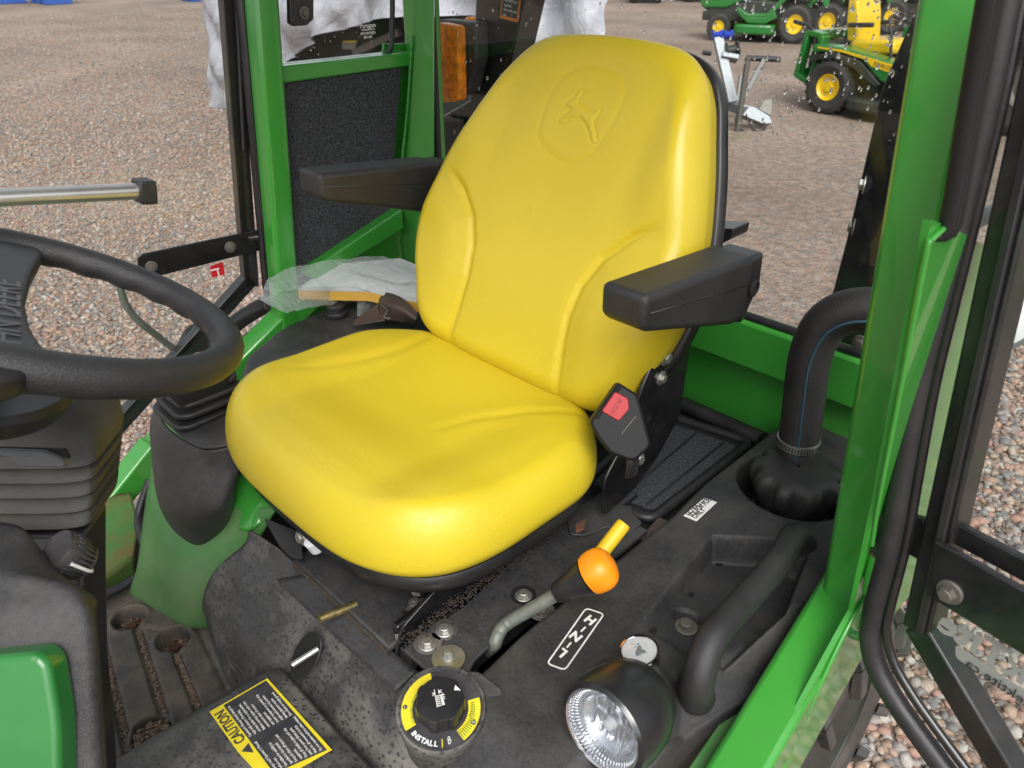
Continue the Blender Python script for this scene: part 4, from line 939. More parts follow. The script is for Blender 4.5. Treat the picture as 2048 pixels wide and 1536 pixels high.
# packed dirt along the seat rail
def dirt_strip():
    bm = bmesh.new(); bmesh.ops.create_icosphere(bm, subdivisions=1, radius=1); vs = [v.co.copy() for v in bm.verts]; fs = [tuple(v.index for v in f.verts) for f in bm.faces]; bm.free(); mb = MB()
    for i in range(1300):
        t = random.random(); a = DZ(815, 1285, .985).lerp(DZ(1120, 1045, .985), t); p = a + V((random.gauss(0, .006), random.gauss(0, .004), random.random() * .003)); s = random.uniform(.0005, .0016)
        mb.add([p + V((v.x * s * random.uniform(.7, 1.3), v.y * s, v.z * s * .6)) for v in vs], fs)
    o = mb.build('packed_dirt', 'dark earth', deck); o['kind'] = 'stuff'
dirt_strip()
beam('rail_cover', DZ(790, 1262, .975), DZ(1180, 955, .975), .012, .020, 'gloss black', deck, bevel=.003)
for (x, y) in ((1047, 1190), (855, 1287), (889, 1260), (1083, 1222)):
    lathe('bolt_recess', [(.0175, 0), (.0175, .0008), (.0005, .0008)], DZ(x, y, zd + .0002), (0, 0, 1), 'deep black' if y in (1190,) else 'scuffed plastic', deck, seg=28)
    bolt(DZ(x, y + 2, zd + .001), (0, 0, 1), .0075, 'zinc' if y != 1222 else 'dull steel', deck)
lathe('large_washer', [(.0205, 0), (.0205, .002), (.007, .0022), (.0005, .0022)], DZ(897, 1318, zd + .001), (0, 0, 1), 'zinc', deck, seg=40)
bolt(DZ(896, 1312, zd + .003), (0, 0, 1), .0056, 'zinc', deck, h=.010)
# range lever
lev = thing('range_lever', 'bent steel shift lever with a bright orange knob over the slotted deck', 'lever', (.3, -.3, .95))
kn0 = Z(1196, 1141, 1.085)
kb = Z(1133, 1176, 1.058)
shaft = [Z(975, 1330, .90), Z(988, 1292, .975), Z(1000, 1262, .990), Z(1020, 1243, .996), Z(1080, 1208, 1.028), Z(1140, 1172, 1.058)]
tube('lever_shaft', [shaft[0], shaft[1], shaft[2], shaft[3], shaft[4], shaft[5]], .0088, 'worn lever', lev, seg=18, sm=6)
kax = (kn0 - kb).normalized()
lathe('knob_collar', [(.0115, -.002), (.013, .0), (.0165, .022), (.0205, .034), (.0225, .044), (.001, .045)], kb - kax * .014, kax, 'smooth black', lev, seg=40)
def knobg():
    x_, y_, d_ = frame(kax); rings_ = []
    for r, z in [(.0226, -.012), (.0245, -.006), (.0252, .002), (.0245, .010), (.0215, .017), (.0165, .0215), (.009, .0238), (.0008, .0245)]:
        rings_.append([kn0 + x_ * (math.copysign(abs(math.cos(t)) ** .8, math.cos(t)) * r) + y_ * (math.copysign(abs(math.sin(t)) ** .8, math.sin(t)) * r) + d_ * (z - .002) for t in np.linspace(0, 2 * math.pi, 44, endpoint=False)])
    return np.array([[list(p) for p in r_] for r_ in rings_])
grid('lever_knob', knobg(), 'orange knob', lev, closed_u=True, cap=True)
y0_, y1_ = Z(1213, 1092, 1.03), Z(1246, 1050, 1.052)
pk = lathe('peg_lever', [(.0105, -.055), (.0105, -.001), (.0098, .0015), (.0093, .003), (.001, .0035)], y1_, (y1_ - y0_), 'yellow plastic', None, seg=28); top(pk, 'small yellow cylindrical peg lever behind the orange knob', 'lever')
tube('peg_shaft', [y0_, y0_ + (y0_ - y1_).normalized() * .05 + V((0, 0, -.02))], .004, 'dull steel', pk, sm=0)
# height dial
dn = (V((0, 0, 1)) - V((FW[0], FW[1], 0)) * .26).normalized(); dc = Z(882, 1418, 1.0)
drt = V(RT); drt = (drt - dn * drt.dot(dn)).normalized(); dup = dn.cross(drt)
def DP(r, deg, h=0): a = R(deg); return dc + drt * (r * math.cos(a)) + dup * (r * math.sin(a)) + dn * h
dial = thing('height_dial', 'black rotary height dial with yellow scale ring and install marking', 'dial', dc)
lathe('dial_bowl', [(.046, -.07), (.050, -.012), (.0515, -.001), (.050, .003), (.0475, .0032), (.0455, .0), (.001, .0)], dc, dn, 'scuffed plastic', dial, seg=72)
prism('dial_bracket', roundpoly([DP(.062, 48, -.002), DP(.075, 18, -.004), DP(.05, -20, -.004), DP(.03, 10, -.004), DP(.03, 80, -.004), DP(.048, 82, -.003)], .006), dn * -.012, 'dusty plastic', dial, bevel=.002)
def sector(name, r0, r1, a0, a1, m, h, par):
    v = []; f = []; n = 24
    for k in range(n + 1):
        a = a0 + (a1 - a0) * k / n; v += [DP(r0, a, h), DP(r1, a, h)]
    for k in range(n): f.append((2 * k, 2 * k + 1, 2 * k + 3, 2 * k + 2))
    o = obj(name, v, f, m, par, smooth=False); s = o.modifiers.new('s', 'SOLIDIFY'); s.thickness = .0004; return o
sector('dial_face', .002, .0452, 0, 360, 'decal black', .0006, dial)
sector('scale_ring', .032, .0445, 110, 214, 'decal yellow', .0012, dial)
sector('scale_ring', .031, .0445, -52, 17, 'decal yellow', .0012, dial)
mbs = MB()
for k in range(24): 
    a = 122 + k * 3.8; w = .0005 if k % 4 else .0011; p = DP(.033, a, .0016); e_ = (DP(.04, a, .0016) - p).normalized(); mbs.add(*boxg(p, (.0028, w, .0004), (e_, dn.cross(e_), dn)))
for k in range(16):
    a = -50 + k * 4.0; l_ = .010 - k * .0004; p = DP(.0375 if k < 9 else .036, a, .0016); e_ = (DP(.045, a, .0016) - p).normalized(); mbs.add(*boxg(p, (l_, .0009, .0004), (e_, dn.cross(e_), dn)))
o_ = mbs.build('scale_marks', 'mower green', dial); o_['kind'] = 'stuff'
for s_, a in (('L', 178), ('H', -23)):
    lathe('scale_badge', [(.0026, .0), (.0026, .0004), (.0001, .0004)], DP(.0405, a, .0016), dn, 'decal black', dial, seg=20); text('scale_lettering', s_, DP(.0405, a, .0022) - dup * .0015, drt, dup, .0042, 'decal white', dial, ext=.0001, align='CENTER')
for i, ch in enumerate('INSTALL'):
    a = 222 + i * 7.3; a += 0 if i else 1.5
    p = DP(.0418, a, .0014); e_ = (dc + dn * .0014 - p).normalized(); text('dial_lettering', ch, p, -dn.cross(e_) , e_, .0078, 'decal white', dial, ext=.0001, align='CENTER', off=.0003)
beam('scale_divider', DP(.034, -84, .0014), DP(.043, -84, .0014), .0009, .0004, 'decal yellow', dial, bevel=0)
tube('lock_symbol', [DP(.0385, -72 + 2.2 * math.cos(t), .0016) + dup * .0022 * math.sin(t) for t in np.linspace(0, 6.28, 16, endpoint=False)], .00045, 'decal white', dial, seg=6, sm=0, closed=True)
tube('lock_symbol', [DP(.0350, -72 + 1.8 * math.cos(t), .0016) + dup * .0020 * math.sin(t) for t in np.linspace(0, 6.28, 16, endpoint=False)], .00045, 'decal white', dial, seg=6, sm=0, closed=True)
def dialknob():
    rows = []
    for r, h, g in [(.0285, .002, 1), (.0278, .022, 1), (.0272, .0245, .6), (.0262, .0255, 0), (.0005, .0262, 0)]:
        row = []
        for k in range(288):
            t = 2 * math.pi * k / 288; lobe = .93 + .07 * max(0, math.cos(t * 7)) ** .3; grip = (1 - .018 * g * (1 if (k % 4) < 2 else 0) * (1 if math.cos(t * 7) < .55 else 0))
            rr = r * lobe * grip; row.append(list(DP(rr, math.degrees(t), h)))
        rows.append(row)
    return np.array(rows)
dk = grid('dial_knob', dialknob(), 'smooth black', dial, closed_u=True, autos=30)
DO = dn * .0266
prism('knob_arrow', [DP(.0182, 30) + DO, DP(.0245, 21) + DO, DP(.0222, 42) + DO], dn * .0004, 'decal white', dk, bevel=0)
def ic(a, b): return dc + DO + (drt * math.cos(R(14)) + dup * math.sin(R(14))) * a + (dup * math.cos(R(14)) - drt * math.sin(R(14))) * b
for a, b in (((-.0040, .011), (-.0040, -.0095)), ((.0005, .010), (.0005, .005)), ((-.007, .0078), (-.0045, .0065)), ((-.007, .0045), (-.0045, .0062)), ((.004, .009), (.001, .0075)), ((.004, .0055), (.001, .0072)), ((-.004, .003), (.0055, .0035))):
    beam('knob_symbol', ic(*a), ic(*b), .0007, .0003, 'decal white', dk, up=dn, bevel=0)
for k in range(5): beam('knob_symbol', ic(-.0035, .001 - k * .0023), ic(.0005, .001 - k * .0023), .0009, .0003, 'decal white', dk, up=dn, bevel=0)
prism('knob_symbol', [ic(.0015, .001), ic(.0035, -.001), ic(.0045, -.0085), ic(.0015, -.0085)], dn * .0003, 'decal white', dk, bevel=0)
for k in range(3): beam('knob_symbol', ic(.001, .002 - k * .001), ic(.006, .003 - k * .0025), .0007, .0003, 'decal white', dk, up=dn, bevel=0)

# carpeted tray behind the seat
tray = thing('carpet_tray', 'black carpeted tray with rubber border beside the seat hinge', 'tray', (.2, .17, .95))
tq = [Z(1150, 985, .958), Z(1318, 828, .958), Z(1502, 888, .958), Z(1302, 1044, .958)]
prism('tray_base', roundpoly(tq, .02, 5), (0, 0, -.012), 'rubber', tray, bevel=.003)
ctr = sum(tq, V((0, 0, 0))) / 4
prism('tray_carpet', roundpoly([ctr + (p - ctr) * .84 + V((0, 0, .0006)) for p in tq], .014, 5), (0, 0, .003), 'carpet', tray, bevel=0)
tube('tray_border', [p + V((0, 0, .003)) for p in roundpoly(tq, .022, 5)], .0085, 'rubber', tray, seg=12, sm=0, closed=True)
for k in (-.3, 0, .3):
    a_ = tq[0].lerp(tq[3], .5 + k); b_ = tq[1].lerp(tq[2], .5 + k); beam('tray_rib', a_.lerp(b_, .1) + V((0, 0, .004)), a_.lerp(b_, .9) + V((0, 0, .004)), .004, .003, 'smooth black', tray, bevel=.001)
beam('brown_tab', Z(1290, 1085, .962), Z(1330, 1040, .962), .022, .003, 'brown plastic', tray, bevel=.001)

# ============================================================ PEDESTAL COVER
ped = thing('pedestal_cover', 'dusty scuffed black plastic cover below the seat with an oval hole', 'cover', (.05, -.5, .8))
patch('pedestal_face', [
    [Z(500, 1060, .955), Z(556, 1096, .95), Z(606, 1140, .946), Z(700, 1222, .944), Z(772, 1292, .944), Z(840, 1345, .944), Z(905, 1350, .94)],
    [Z(488, 1090, .93), Z(535, 1125, .925), Z(590, 1180, .92), Z(680, 1270, .92), Z(750, 1340, .92), Z(820, 1400, .92), Z(900, 1440, .92)],
    [Z(432, 1140, .90), Z(492, 1180, .885), Z(545, 1240, .875), Z(620, 1320, .872), Z(700, 1400, .875), Z(790, 1470, .88), Z(900, 1540, .88)],
    [Z(408, 1195, .85), Z(450, 1240, .84), Z(515, 1310, .83), Z(600, 1390, .83), Z(700, 1480, .835), Z(800, 1560, .84), Z(940, 1620, .84)],
    [Z(414, 1240, .80), Z(440, 1300, .79), Z(508, 1365, .79), Z(610, 1450, .79), Z(730, 1560, .79), Z(850, 1640, .79), Z(980, 1680, .79)],
    [Z(455, 1362, .745), Z(478, 1400, .745), Z(540, 1450, .745), Z(640, 1540, .745), Z(760, 1640, .745), Z(880, 1700, .745), Z(1000, 1740, .745)]],
    'scuffed plastic', ped, thick=.004)
# raised seat-side flap with a fold line
patch('pedestal_flap', [
    [Z(615, 1148, .948), Z(700, 1225, .947), Z(782, 1300, .947), Z(835, 1342, .947)],
    [Z(552, 1160, .936), Z(650, 1255, .934), Z(730, 1330, .933), Z(790, 1385, .93)]], 'dusty plastic', ped, thick=.003, nu=8, nv=4)
box('under_floor', (-.06, -.01, .84), (.76, .72, .07), 'deep black', ped, bevel=.004)
hc = Z(612, 1311, .888); hn = (V((.1, -.8, .75))).normalized()
hx_, hy_, _ = frame(hn)
def ell(c, a, b, rot, n=36): 
    return [c + (hx_ * math.cos(rot) + hy_ * math.sin(rot)) * (a * math.cos(t)) + (hy_ * math.cos(rot) - hx_ * math.sin(rot)) * (b * math.sin(t)) for t in np.linspace(0, 2 * math.pi, n, endpoint=False)]
def ellpx(x, y, a, b, rot, z0, n=40):
    out = []
    for t in np.linspace(0, 2 * math.pi, n, endpoint=False):
        u = a * math.cos(t); v = b * math.sin(t); xx = x + u * math.cos(rot) - v * math.sin(rot); yy = y + u * math.sin(rot) + v * math.cos(rot); out.append(PL(xx, yy, z0, hn))
    return out
hp_ = ellpx(612, 1312, 24, 52, R(22), hc + hn * .012)
hole = prism('access_hole', hp_, hn * .001, 'deep black', ped, bevel=0)
tube('hole_lip', hp_, .0011, 'smooth black', ped, seg=10, sm=0, closed=True)
r0_ = PL(585, 1330, hc + hn * .03, hn); r1_ = PL(637, 1297, hc + hn * .014, hn)
tube('latch_rod', [r0_, r1_], .0042, 'zinc', ped, sm=0)
lathe('cover_screw', [(.006, 0), (.006, .001), (.0005, .001)], Z(418, 1240, .79) + V((0, 0, .006)), (0, -.6, .6), 'deep black', ped, seg=14)
prism('side_flap', roundpoly([Z(528, 1035, .985), Z(600, 1065, .985), Z(606, 1118, .975), Z(585, 1116, .972), Z(560, 1092, .975)], .006), V((0, .0, -.005)), 'smooth black', ped, bevel=.002)
box('cab_floor', (-.02, -.72, .695), (1.06, .62, .03), 'mower green', ped, bevel=.004)
box('floor_front', (.42, -.62, .80), (.20, .36, .14), 'deep black', ped, bevel=.01)
# caution hump
hump = thing('tunnel_cover', 'black plastic tunnel cover carrying a large yellow caution label', 'cover', (.1, -.6, .8))
zc = .862
hp2 = [Z(200, 1560, .80), Z(480, 1378, .83), Z(545, 1346, zc - .002), Z(572, 1352, zc), Z(745, 1560, zc), Z(820, 1680, zc), Z(300, 1760, zc)]
patch('tunnel_top', [
    [Z(190, 1552, .83), Z(300, 1480, .842), Z(420, 1408, .848), Z(520, 1352, .850), Z(560, 1338, .848)],
    [Z(215, 1560, .862), Z(330, 1486, .864), Z(430, 1424, .866), Z(530, 1362, .868), Z(582, 1362, .862)],
    [Z(330, 1640, .868), Z(430, 1560, .870), Z(520, 1490, .871), Z(590, 1440, .871), Z(650, 1440, .862)],
    [Z(480, 1760, .868), Z(560, 1680, .870), Z(640, 1600, .871), Z(700, 1560, .871), Z(752, 1550, .862)]], 'scuffed plastic', hump, thick=.004)
patch('tunnel_skirt', [[Z(190, 1552, .83), Z(300, 1480, .842), Z(420, 1408, .848), Z(520, 1352, .850), Z(560, 1338, .848)], [Z(190, 1552, .75), Z(300, 1480, .75), Z(420, 1408, .75), Z(520, 1352, .75), Z(560, 1338, .75)]], 'scuffed plastic', hump, thick=.002, nv=3)
patch('tunnel_skirt', [[Z(560, 1338, .848), Z(582, 1362, .862), Z(650, 1440, .862), Z(752, 1550, .862)], [Z(560, 1338, .75), Z(590, 1362, .75), Z(658, 1440, .75), Z(760, 1550, .75)]], 'scuffed plastic', hump, thick=.002, nv=3)
zl = .8745
lab = [Z(419, 1424, zl), Z(535, 1357, zl), Z(664, 1500, zl), Z(560, 1560, zl), Z(505, 1536, zl), Z(475, 1503, zl)]
decal = prism('caution_label', lab, (0, 0, .0005), 'decal yellow', hump, bevel=0)
lq = [Z(447, 1411, zl + .0008), Z(532, 1361, zl + .0008), Z(654, 1500, zl + .0008), Z(548, 1547, zl + .0008)]
prism('label_panel', lq, (0, 0, .0003), 'decal black', decal, bevel=0)
lxd = (lq[1] - lq[2]).normalized(); lyd = (lq[0] - lq[1]); lyd = (lyd - lxd * lyd.dot(lxd)).normalized()      # reading direction runs forward-left to right for the driver
lxd = (lq[0] - lq[3]).normalized(); lyd = (lq[0] - lq[1]); lyd = (lyd - lxd * lyd.dot(lxd)).normalized()
ptx = Z(483, 1487, zl + .0006)
text('caution_lettering', 'CAUTION', Z(492, 1479, zl + .0009), lxd, lyd, .0185, 'decal black', decal, ext=.0002, sx=.74, off=.0004)
prism('caution_symbol', [Z(483, 1503, zl + .0009), Z(507, 1505, zl + .0009), Z(497, 1486, zl + .0009)], (0, 0, .0003), 'decal black', decal, bevel=0)
left = ['Operator\'s Manual should always be', 'kept with tractor. If missing,', 'contact dealer for a replacement.', 'Before starting engine, make sure', 'everyone is clear of tractor', 'and equipment.', 'Lower equipment to ground, stop', 'engine and remove key before', 'leaving operator station.', 'Slow down on rough ground.']
right = ['Always read Operator\'s Manual', 'before use.', 'Use ballast for stability as', 'specified in the manual.', 'Keep all riders off tractor and', 'equipment.', 'Keep all shields in place and stay', 'away from power driven parts.', 'Wait for all movement to stop', 'Do not operate machine unless trained.']
W_ = (lq[3] - lq[0]).length; H2 = (lq[1] - lq[0]).length
for blk, off in ((left, .50), (right, .02)):
    for i, s_ in enumerate(blk):
        p = lq[3].lerp(lq[0], off + (.0 if off > .1 else 0)).lerp(lq[2].lerp(lq[1], off), (i + .95) / 10.6) + V((0, 0, .0006))
        text('label_lettering', s_, p, lxd, lyd, .0052, 'decal white', decal, ext=.0001, sx=.80)

# ============================================================ FLOOR MAT
mat_ = thing('floor_mat', 'worn black rubber floor mat with dirt filled grooves and bolt wells', 'floor mat', (-.2, -.6, .75))
ZF = .75
wells = [(Z(259, 1237, ZF), .024), (Z(347, 1279, ZF), .024), (Z(303, 1467, ZF), .025)]
grv = [(Z(203, 1275, ZF), Z(262, 1520, ZF)), (Z(276, 1258, ZF), Z(332, 1440, ZF)), (Z(352, 1305, ZF), Z(398, 1420, ZF))]
def matmesh():
    xs = np.linspace(-.60, .12, 290); ys = np.linspace(-.80, -.46, 150); xx, yy = np.meshgrid(xs, ys, indexing='ij'); zz = np.full(xx.shape, ZF)
    for (a, b), w in zip(grv, (.0055, .0055, .0045)):
        d, _, _ = polydist(xx, yy, [(a.x, a.y), (b.x, b.y)]); zz -= .006 * (1 - sstep(d, w, w + .004))
    for c, r in wells:
        d = np.hypot(xx - c.x, yy - c.y); zz -= .028 * (1 - sstep(d, r - .001, r + .004)); zz += .003 * np.exp(-((d - r - .006) / .005) ** 2)
    # shallow embossed lines
    for (p, q_) in (((205, 1235), (240, 1215)), ((395, 1255), (452, 1375)), ((290, 1255), (330, 1262))):
        a, b = Z(*p, ZF), Z(*q_, ZF); d, _, _ = polydist(xx, yy, [(a.x, a.y), (b.x, b.y)]); zz -= .003 * np.exp(-(d / .004) ** 2)
    keep = yy < -.50 - .30 * (xx + .20) * (xx > -.20) * 0 + 0
    return np.stack([xx, yy, zz], 2)
mo = grid('mat_sheet', matmesh(), 'dusty mat', mat_)
for c, r in wells: bolt(c + V((0, 0, -.024)), (0, 0, 1), .0085, 'rust', mat_); lathe('well_floor', [(r, 0), (r, .001), (.001, .002)], c + V((0, 0, -.026)), (0, 0, 1), 'rust', mat_, seg=24)
def crumbs():
    bm = bmesh.new(); bmesh.ops.create_icosphere(bm, subdivisions=1, radius=1); vs = [v.co.copy() for v in bm.verts]; fs = [tuple(v.index for v in f.verts) for f in bm.faces]; bm.free(); mb = MB()
    def put(p, s, fl=.5): mb.add([p + V((v.x * s * random.uniform(.6, 1.4), v.y * s * random.uniform(.6, 1.4), v.z * s * fl)) for v in vs], fs)
    for (a, b) in grv:
        for i in range(420): put(a.lerp(b, random.random()) + V((random.gauss(0, .0022), random.gauss(0, .0022), -.0052 + random.random() * .0016)), random.uniform(.0007, .0024))
    for i in range(500):
        c, r = wells[2]; t = random.random() * 6.28; rr = r * random.random() ** .5 * .95; put(c + V((rr * math.cos(t), rr * math.sin(t), -.010 + random.random() * .008)), random.uniform(.0015, .004), .35)
    for c, r in wells[:2]:
        for i in range(180):
            t = random.random() * 6.28; rr = r * (.35 + .6 * random.random()); put(c + V((rr * math.cos(t), rr * math.sin(t), -.024 + random.random() * .003)), random.uniform(.001, .003), .4)
    o = mb.build('loose_dirt', 'bark chips', mat_); o['kind'] = 'stuff'
crumbs()
# ============================================================ FAR SIDE: green inner fender, step, joystick housing, console
fen = thing('inner_fender', 'dusty light green inner fender panel between floor mat and joystick housing', 'fender', (-.25, -.45, .8))
patch('fender_skin', [
    [Z(330, 830, .98), Z(420, 850, 1.0), Z(520, 880, 1.0), Z(640, 930, 1.0)],
    [Z(300, 960, .93), Z(400, 980, .95), Z(480, 990, .96), Z(560, 1010, .96)],
    [Z(288, 1040, .88), Z(350, 1080, .89), Z(450, 1085, .90), Z(520, 1075, .91)],
    [Z(276, 1130, .82), Z(340, 1160, .83), Z(410, 1170, .84), Z(470, 1140, .86)],
    [Z(262, 1175, .765), Z(320, 1212, .765), Z(378, 1244, .765), Z(430, 1240, .77)],
    [Z(255, 1190, .74), Z(318, 1225, .74), Z(378, 1255, .74), Z(440, 1258, .74)]], 'dusty green', fen, thick=.003)
patch('fender_shoulder', [[Z(452, 955, .985), Z(490, 950, .992), Z(530, 975, .99)], [Z(462, 1000, .955), Z(500, 1000, .96), Z(540, 1010, .96)], [Z(468, 1055, .92), Z(505, 1060, .925), Z(545, 1020, .945)]], GP, fen, thick=.003)
step = thing('cab_step', 'rust flecked green cab floor step with a black rubber edge seal', 'step', (-.45, -.5, .78))
patch('step_top', [[Z(150, 1080, .79), Z(215, 1000, .79), Z(262, 985, .79)], [Z(150, 1150, .79), Z(225, 1080, .79), Z(275, 1050, .79)], [Z(150, 1185, .785), Z(210, 1152, .785), Z(268, 1112, .785)]], 'rusty green', step, thick=.003)
patch('step_riser', [[Z(150, 1185, .785), Z(210, 1152, .785), Z(268, 1112, .785)], [Z(150, 1235, .75), Z(212, 1185, .75), Z(272, 1150, .75)]], 'rusty green', step, thick=.003, nv=4)
tube('edge_seal', [Z(300, 960, .86), Z(278, 1030, .81), Z(285, 1075, .80), Z(297, 1110, .79), Z(285, 1145, .775), Z(250, 1170, .77), Z(190, 1200, .77), Z(150, 1222, .77)], .0085, 'rubber', step, sm=6)
joy = thing('joystick_housing', 'tall black joystick tower with ribbed rubber bellows under the steering wheel rim', 'joystick housing', (-.38, -.4, .9))
def loop(pts, z): return [Z(x, y, z_) for x, y, z_ in pts]
patch('housing_side', [
    [Z(335, 800, 1.075), Z(318, 815, 1.065), Z(330, 850, 1.07), Z(375, 885, 1.07), Z(420, 900, 1.075), Z(470, 890, 1.08)],
    [Z(312, 830, 1.04), Z(302, 850, 1.03), Z(318, 900, 1.03), Z(375, 940, 1.035), Z(440, 940, 1.04), Z(480, 920, 1.05)],
    [Z(320, 900, .985), Z(308, 930, .975), Z(320, 990, .97), Z(375, 1020, .98), Z(440, 1010, .99), Z(470, 980, 1.0)],
    [Z(330, 960, .93), Z(318, 990, .92), Z(336, 1040, .915), Z(385, 1070, .92), Z(445, 1050, .935), Z(468, 1010, .95)],
    [Z(350, 1010, .90), Z(340, 1030, .885), Z(362, 1078, .875), Z(398, 1099, .875), Z(425, 1080, .89), Z(455, 1050, .90)]], 'dusty plastic', joy, thick=.004)
bl = Z(402, 815, 1.085)
for i, (s_, dz_) in enumerate(((1.0, 0), (.93, .014), (.86, .028), (.79, .042), (.72, .056))):
    c_ = bl + V((0, 0, dz_)) + V((-.003, .004, 0)) * i; w = .057 * s_
    rr_ = roundpoly([c_ + V((a * w, b * w, 0)) for a, b in ((-1, -1.1), (1, -1.1), (1, 1.1), (-1, 1.1))], w * .5, 6)
    prism('bellows_rib', rr_, (0, 0, .010), 'rubber', joy, bevel=.0035, bseg=3)
prism('bellows_core', roundpoly([bl + V((a * .04, b * .044, -.01)) for a, b in ((-1, -1), (1, -1), (1, 1), (-1, 1))], .015), (0, 0, .07), 'deep black', joy, bevel=0)
patch('housing_top', [[Z(340, 790, 1.08), Z(325, 815, 1.075), Z(345, 858, 1.075), Z(400, 895, 1.08), Z(470, 890, 1.082)], [Z(352, 790, 1.085), Z(345, 815, 1.083), Z(375, 850, 1.083), Z(415, 868, 1.085), Z(475, 860, 1.087)], [Z(420, 770, 1.085), Z(430, 790, 1.085), Z(440, 800, 1.085), Z(460, 810, 1.087), Z(490, 810, 1.087)]], 'dusty plastic', joy, thick=.003)
rcon = thing('side_console', 'black right hand side console with cup holder and small round cap', 'console', (-.45, -.1, 1.0))
rz = 1.05
rc = [Z(500, 850, rz - .01), Z(478, 760, rz - .006), Z(492, 710, rz), Z(560, 655, rz + .005), Z(660, 612, rz + .008), Z(760, 570, rz + .01), Z(880, 590, rz + .01), Z(880, 760, rz), Z(640, 860, rz)]
prism('console_top', roundpoly(rc, .02, 4), (0, 0, -.14), 'dusty plastic', rcon, bevel=.012, bseg=4)
hc_ = Z(606, 762, rz + .004)
lathe('cup_holder', [(.074, .0), (.074, .006), (.070, .009), (.063, .0095), (.060, .006), (.059, .0), (.001, .0)], hc_, (0, 0, 1), 'black plastic', rcon, seg=56)
lathe('cup_well', [(.0585, .0010), (.0585, .0015), (.001, .0015)], hc_, (0, 0, 1), 'deep black', rcon, seg=40)
kc_ = Z(673, 628, rz + .01); lathe('round_cap', [(.024, .0), (.024, .006), (.0225, .008), (.018, .008), (.018, .014), (.020, .016), (.020, .022), (.018, .024), (.001, .024)], kc_, (0, 0, 1), 'black plastic', rcon, seg=40)

# ============================================================ BAG OF MANUALS
bag = thing('manual_bag', 'crumpled clear plastic bag of manuals lying on the far console', 'plastic bag', (-.5, 0, 1.1))
zb_ = 1.135
bk1 = [Z(590, 582, 1.10), Z(668, 530, 1.12), Z(800, 518, 1.14), Z(905, 560, 1.14), Z(905, 622, 1.12), Z(735, 585, 1.12)]
prism('manual', roundpoly(bk1, .006, 3), (0, 0, -.020), 'paper', bag, bevel=.002)
prism('manual_cover', [p + V((0, 0, .0015)) for p in (bk1[0], bk1[1], bk1[2], bk1[3], bk1[4], bk1[5])], (0, 0, .0005), 'white paper', bag, bevel=0)
prism('booklet', [Z(700, 540, 1.143), Z(745, 531, 1.145), Z(830, 562, 1.143), Z(800, 568, 1.14)], (0, 0, .002), 'white paper', bag, bevel=0)
def wob(P, s, f):
    P = [list(r) for r in P]; return P
def film(rows, name='bag_film'):
    o = patch(name, rows, 'clear film', bag, thick=0, nu=10, nv=10); me = o.data
    n = len(me.vertices); co = np.zeros(n * 3); me.vertices.foreach_get('co', co); co = co.reshape(-1, 3)
    dz = 0
    for q_ in range(9):
        kk = RNG.normal(size=3) * np.array([22, 60, 20]) * (1 + q_ * .35); dz = dz + (1 - 2 * np.abs(np.sin(co @ kk + RNG.random() * 6.28))) / (1 + .3 * q_)
    co[:, 2] += .0011 * dz
    me.vertices.foreach_set('co', co.ravel()); me.update()
film([[Z(572, 538, 1.17), Z(640, 522, 1.165), Z(745, 512, 1.16), Z(800, 520, 1.16), Z(900, 560, 1.15)],
      [Z(535, 560, 1.17), Z(600, 548, 1.16), Z(690, 545, 1.15), Z(790, 550, 1.155), Z(900, 585, 1.15)],
      [Z(519, 598, 1.16), Z(600, 575, 1.15), Z(680, 575, 1.135), Z(740, 578, 1.14), Z(900, 612, 1.13)]])
film([[Z(519, 598, 1.16), Z(600, 572, 1.145), Z(680, 570, 1.125), Z(740, 580, 1.13)],
      [Z(545, 612, 1.155), Z(620, 598, 1.12), Z(680, 588, 1.095), Z(738, 592, 1.10)],
      [Z(571, 626, 1.14), Z(625, 612, 1.11), Z(680, 606, 1.08), Z(735, 598, 1.085)]])
film([[Z(712, 570, 1.12), Z(730, 574, 1.12), Z(745, 578, 1.12)], [Z(714, 600, 1.09), Z(728, 606, 1.09), Z(748, 604, 1.09)], [Z(714, 632, 1.07), Z(735, 622, 1.07), Z(765, 612, 1.07)]])
bc2 = thing('broken_cover', 'broken dark brown plastic cover piece wedged between seat cushion and bag', 'broken cover', (-.4, .02, 1.1))
patch('cover_shell', [[Z(766, 583, 1.12), Z(790, 590, 1.13), Z(812, 603, 1.13), Z(836, 628, 1.12)], [Z(758, 606, 1.11), Z(785, 612, 1.125), Z(808, 622, 1.125), Z(832, 642, 1.11)], [Z(760, 640, 1.08), Z(790, 642, 1.09), Z(808, 646, 1.09), Z(828, 650, 1.08)]], 'brown plastic', bc2, thick=.003)
prism('cover_flap', [Z(708, 640, 1.08), Z(758, 604, 1.10), Z(770, 640, 1.09), Z(706, 650, 1.075)], (0, 0, -.003), 'brown plastic', bc2, bevel=.001)
tube('cover_clip', [Z(764, 610, 1.115), Z(775, 622, 1.12), Z(768, 634, 1.115), Z(782, 638, 1.115)], .0022, 'dull steel', bc2, sm=4, seg=8)

# ============================================================ DOORS
def doorplane(hp, d): return V(hp), V((d[1], -d[0], 0))
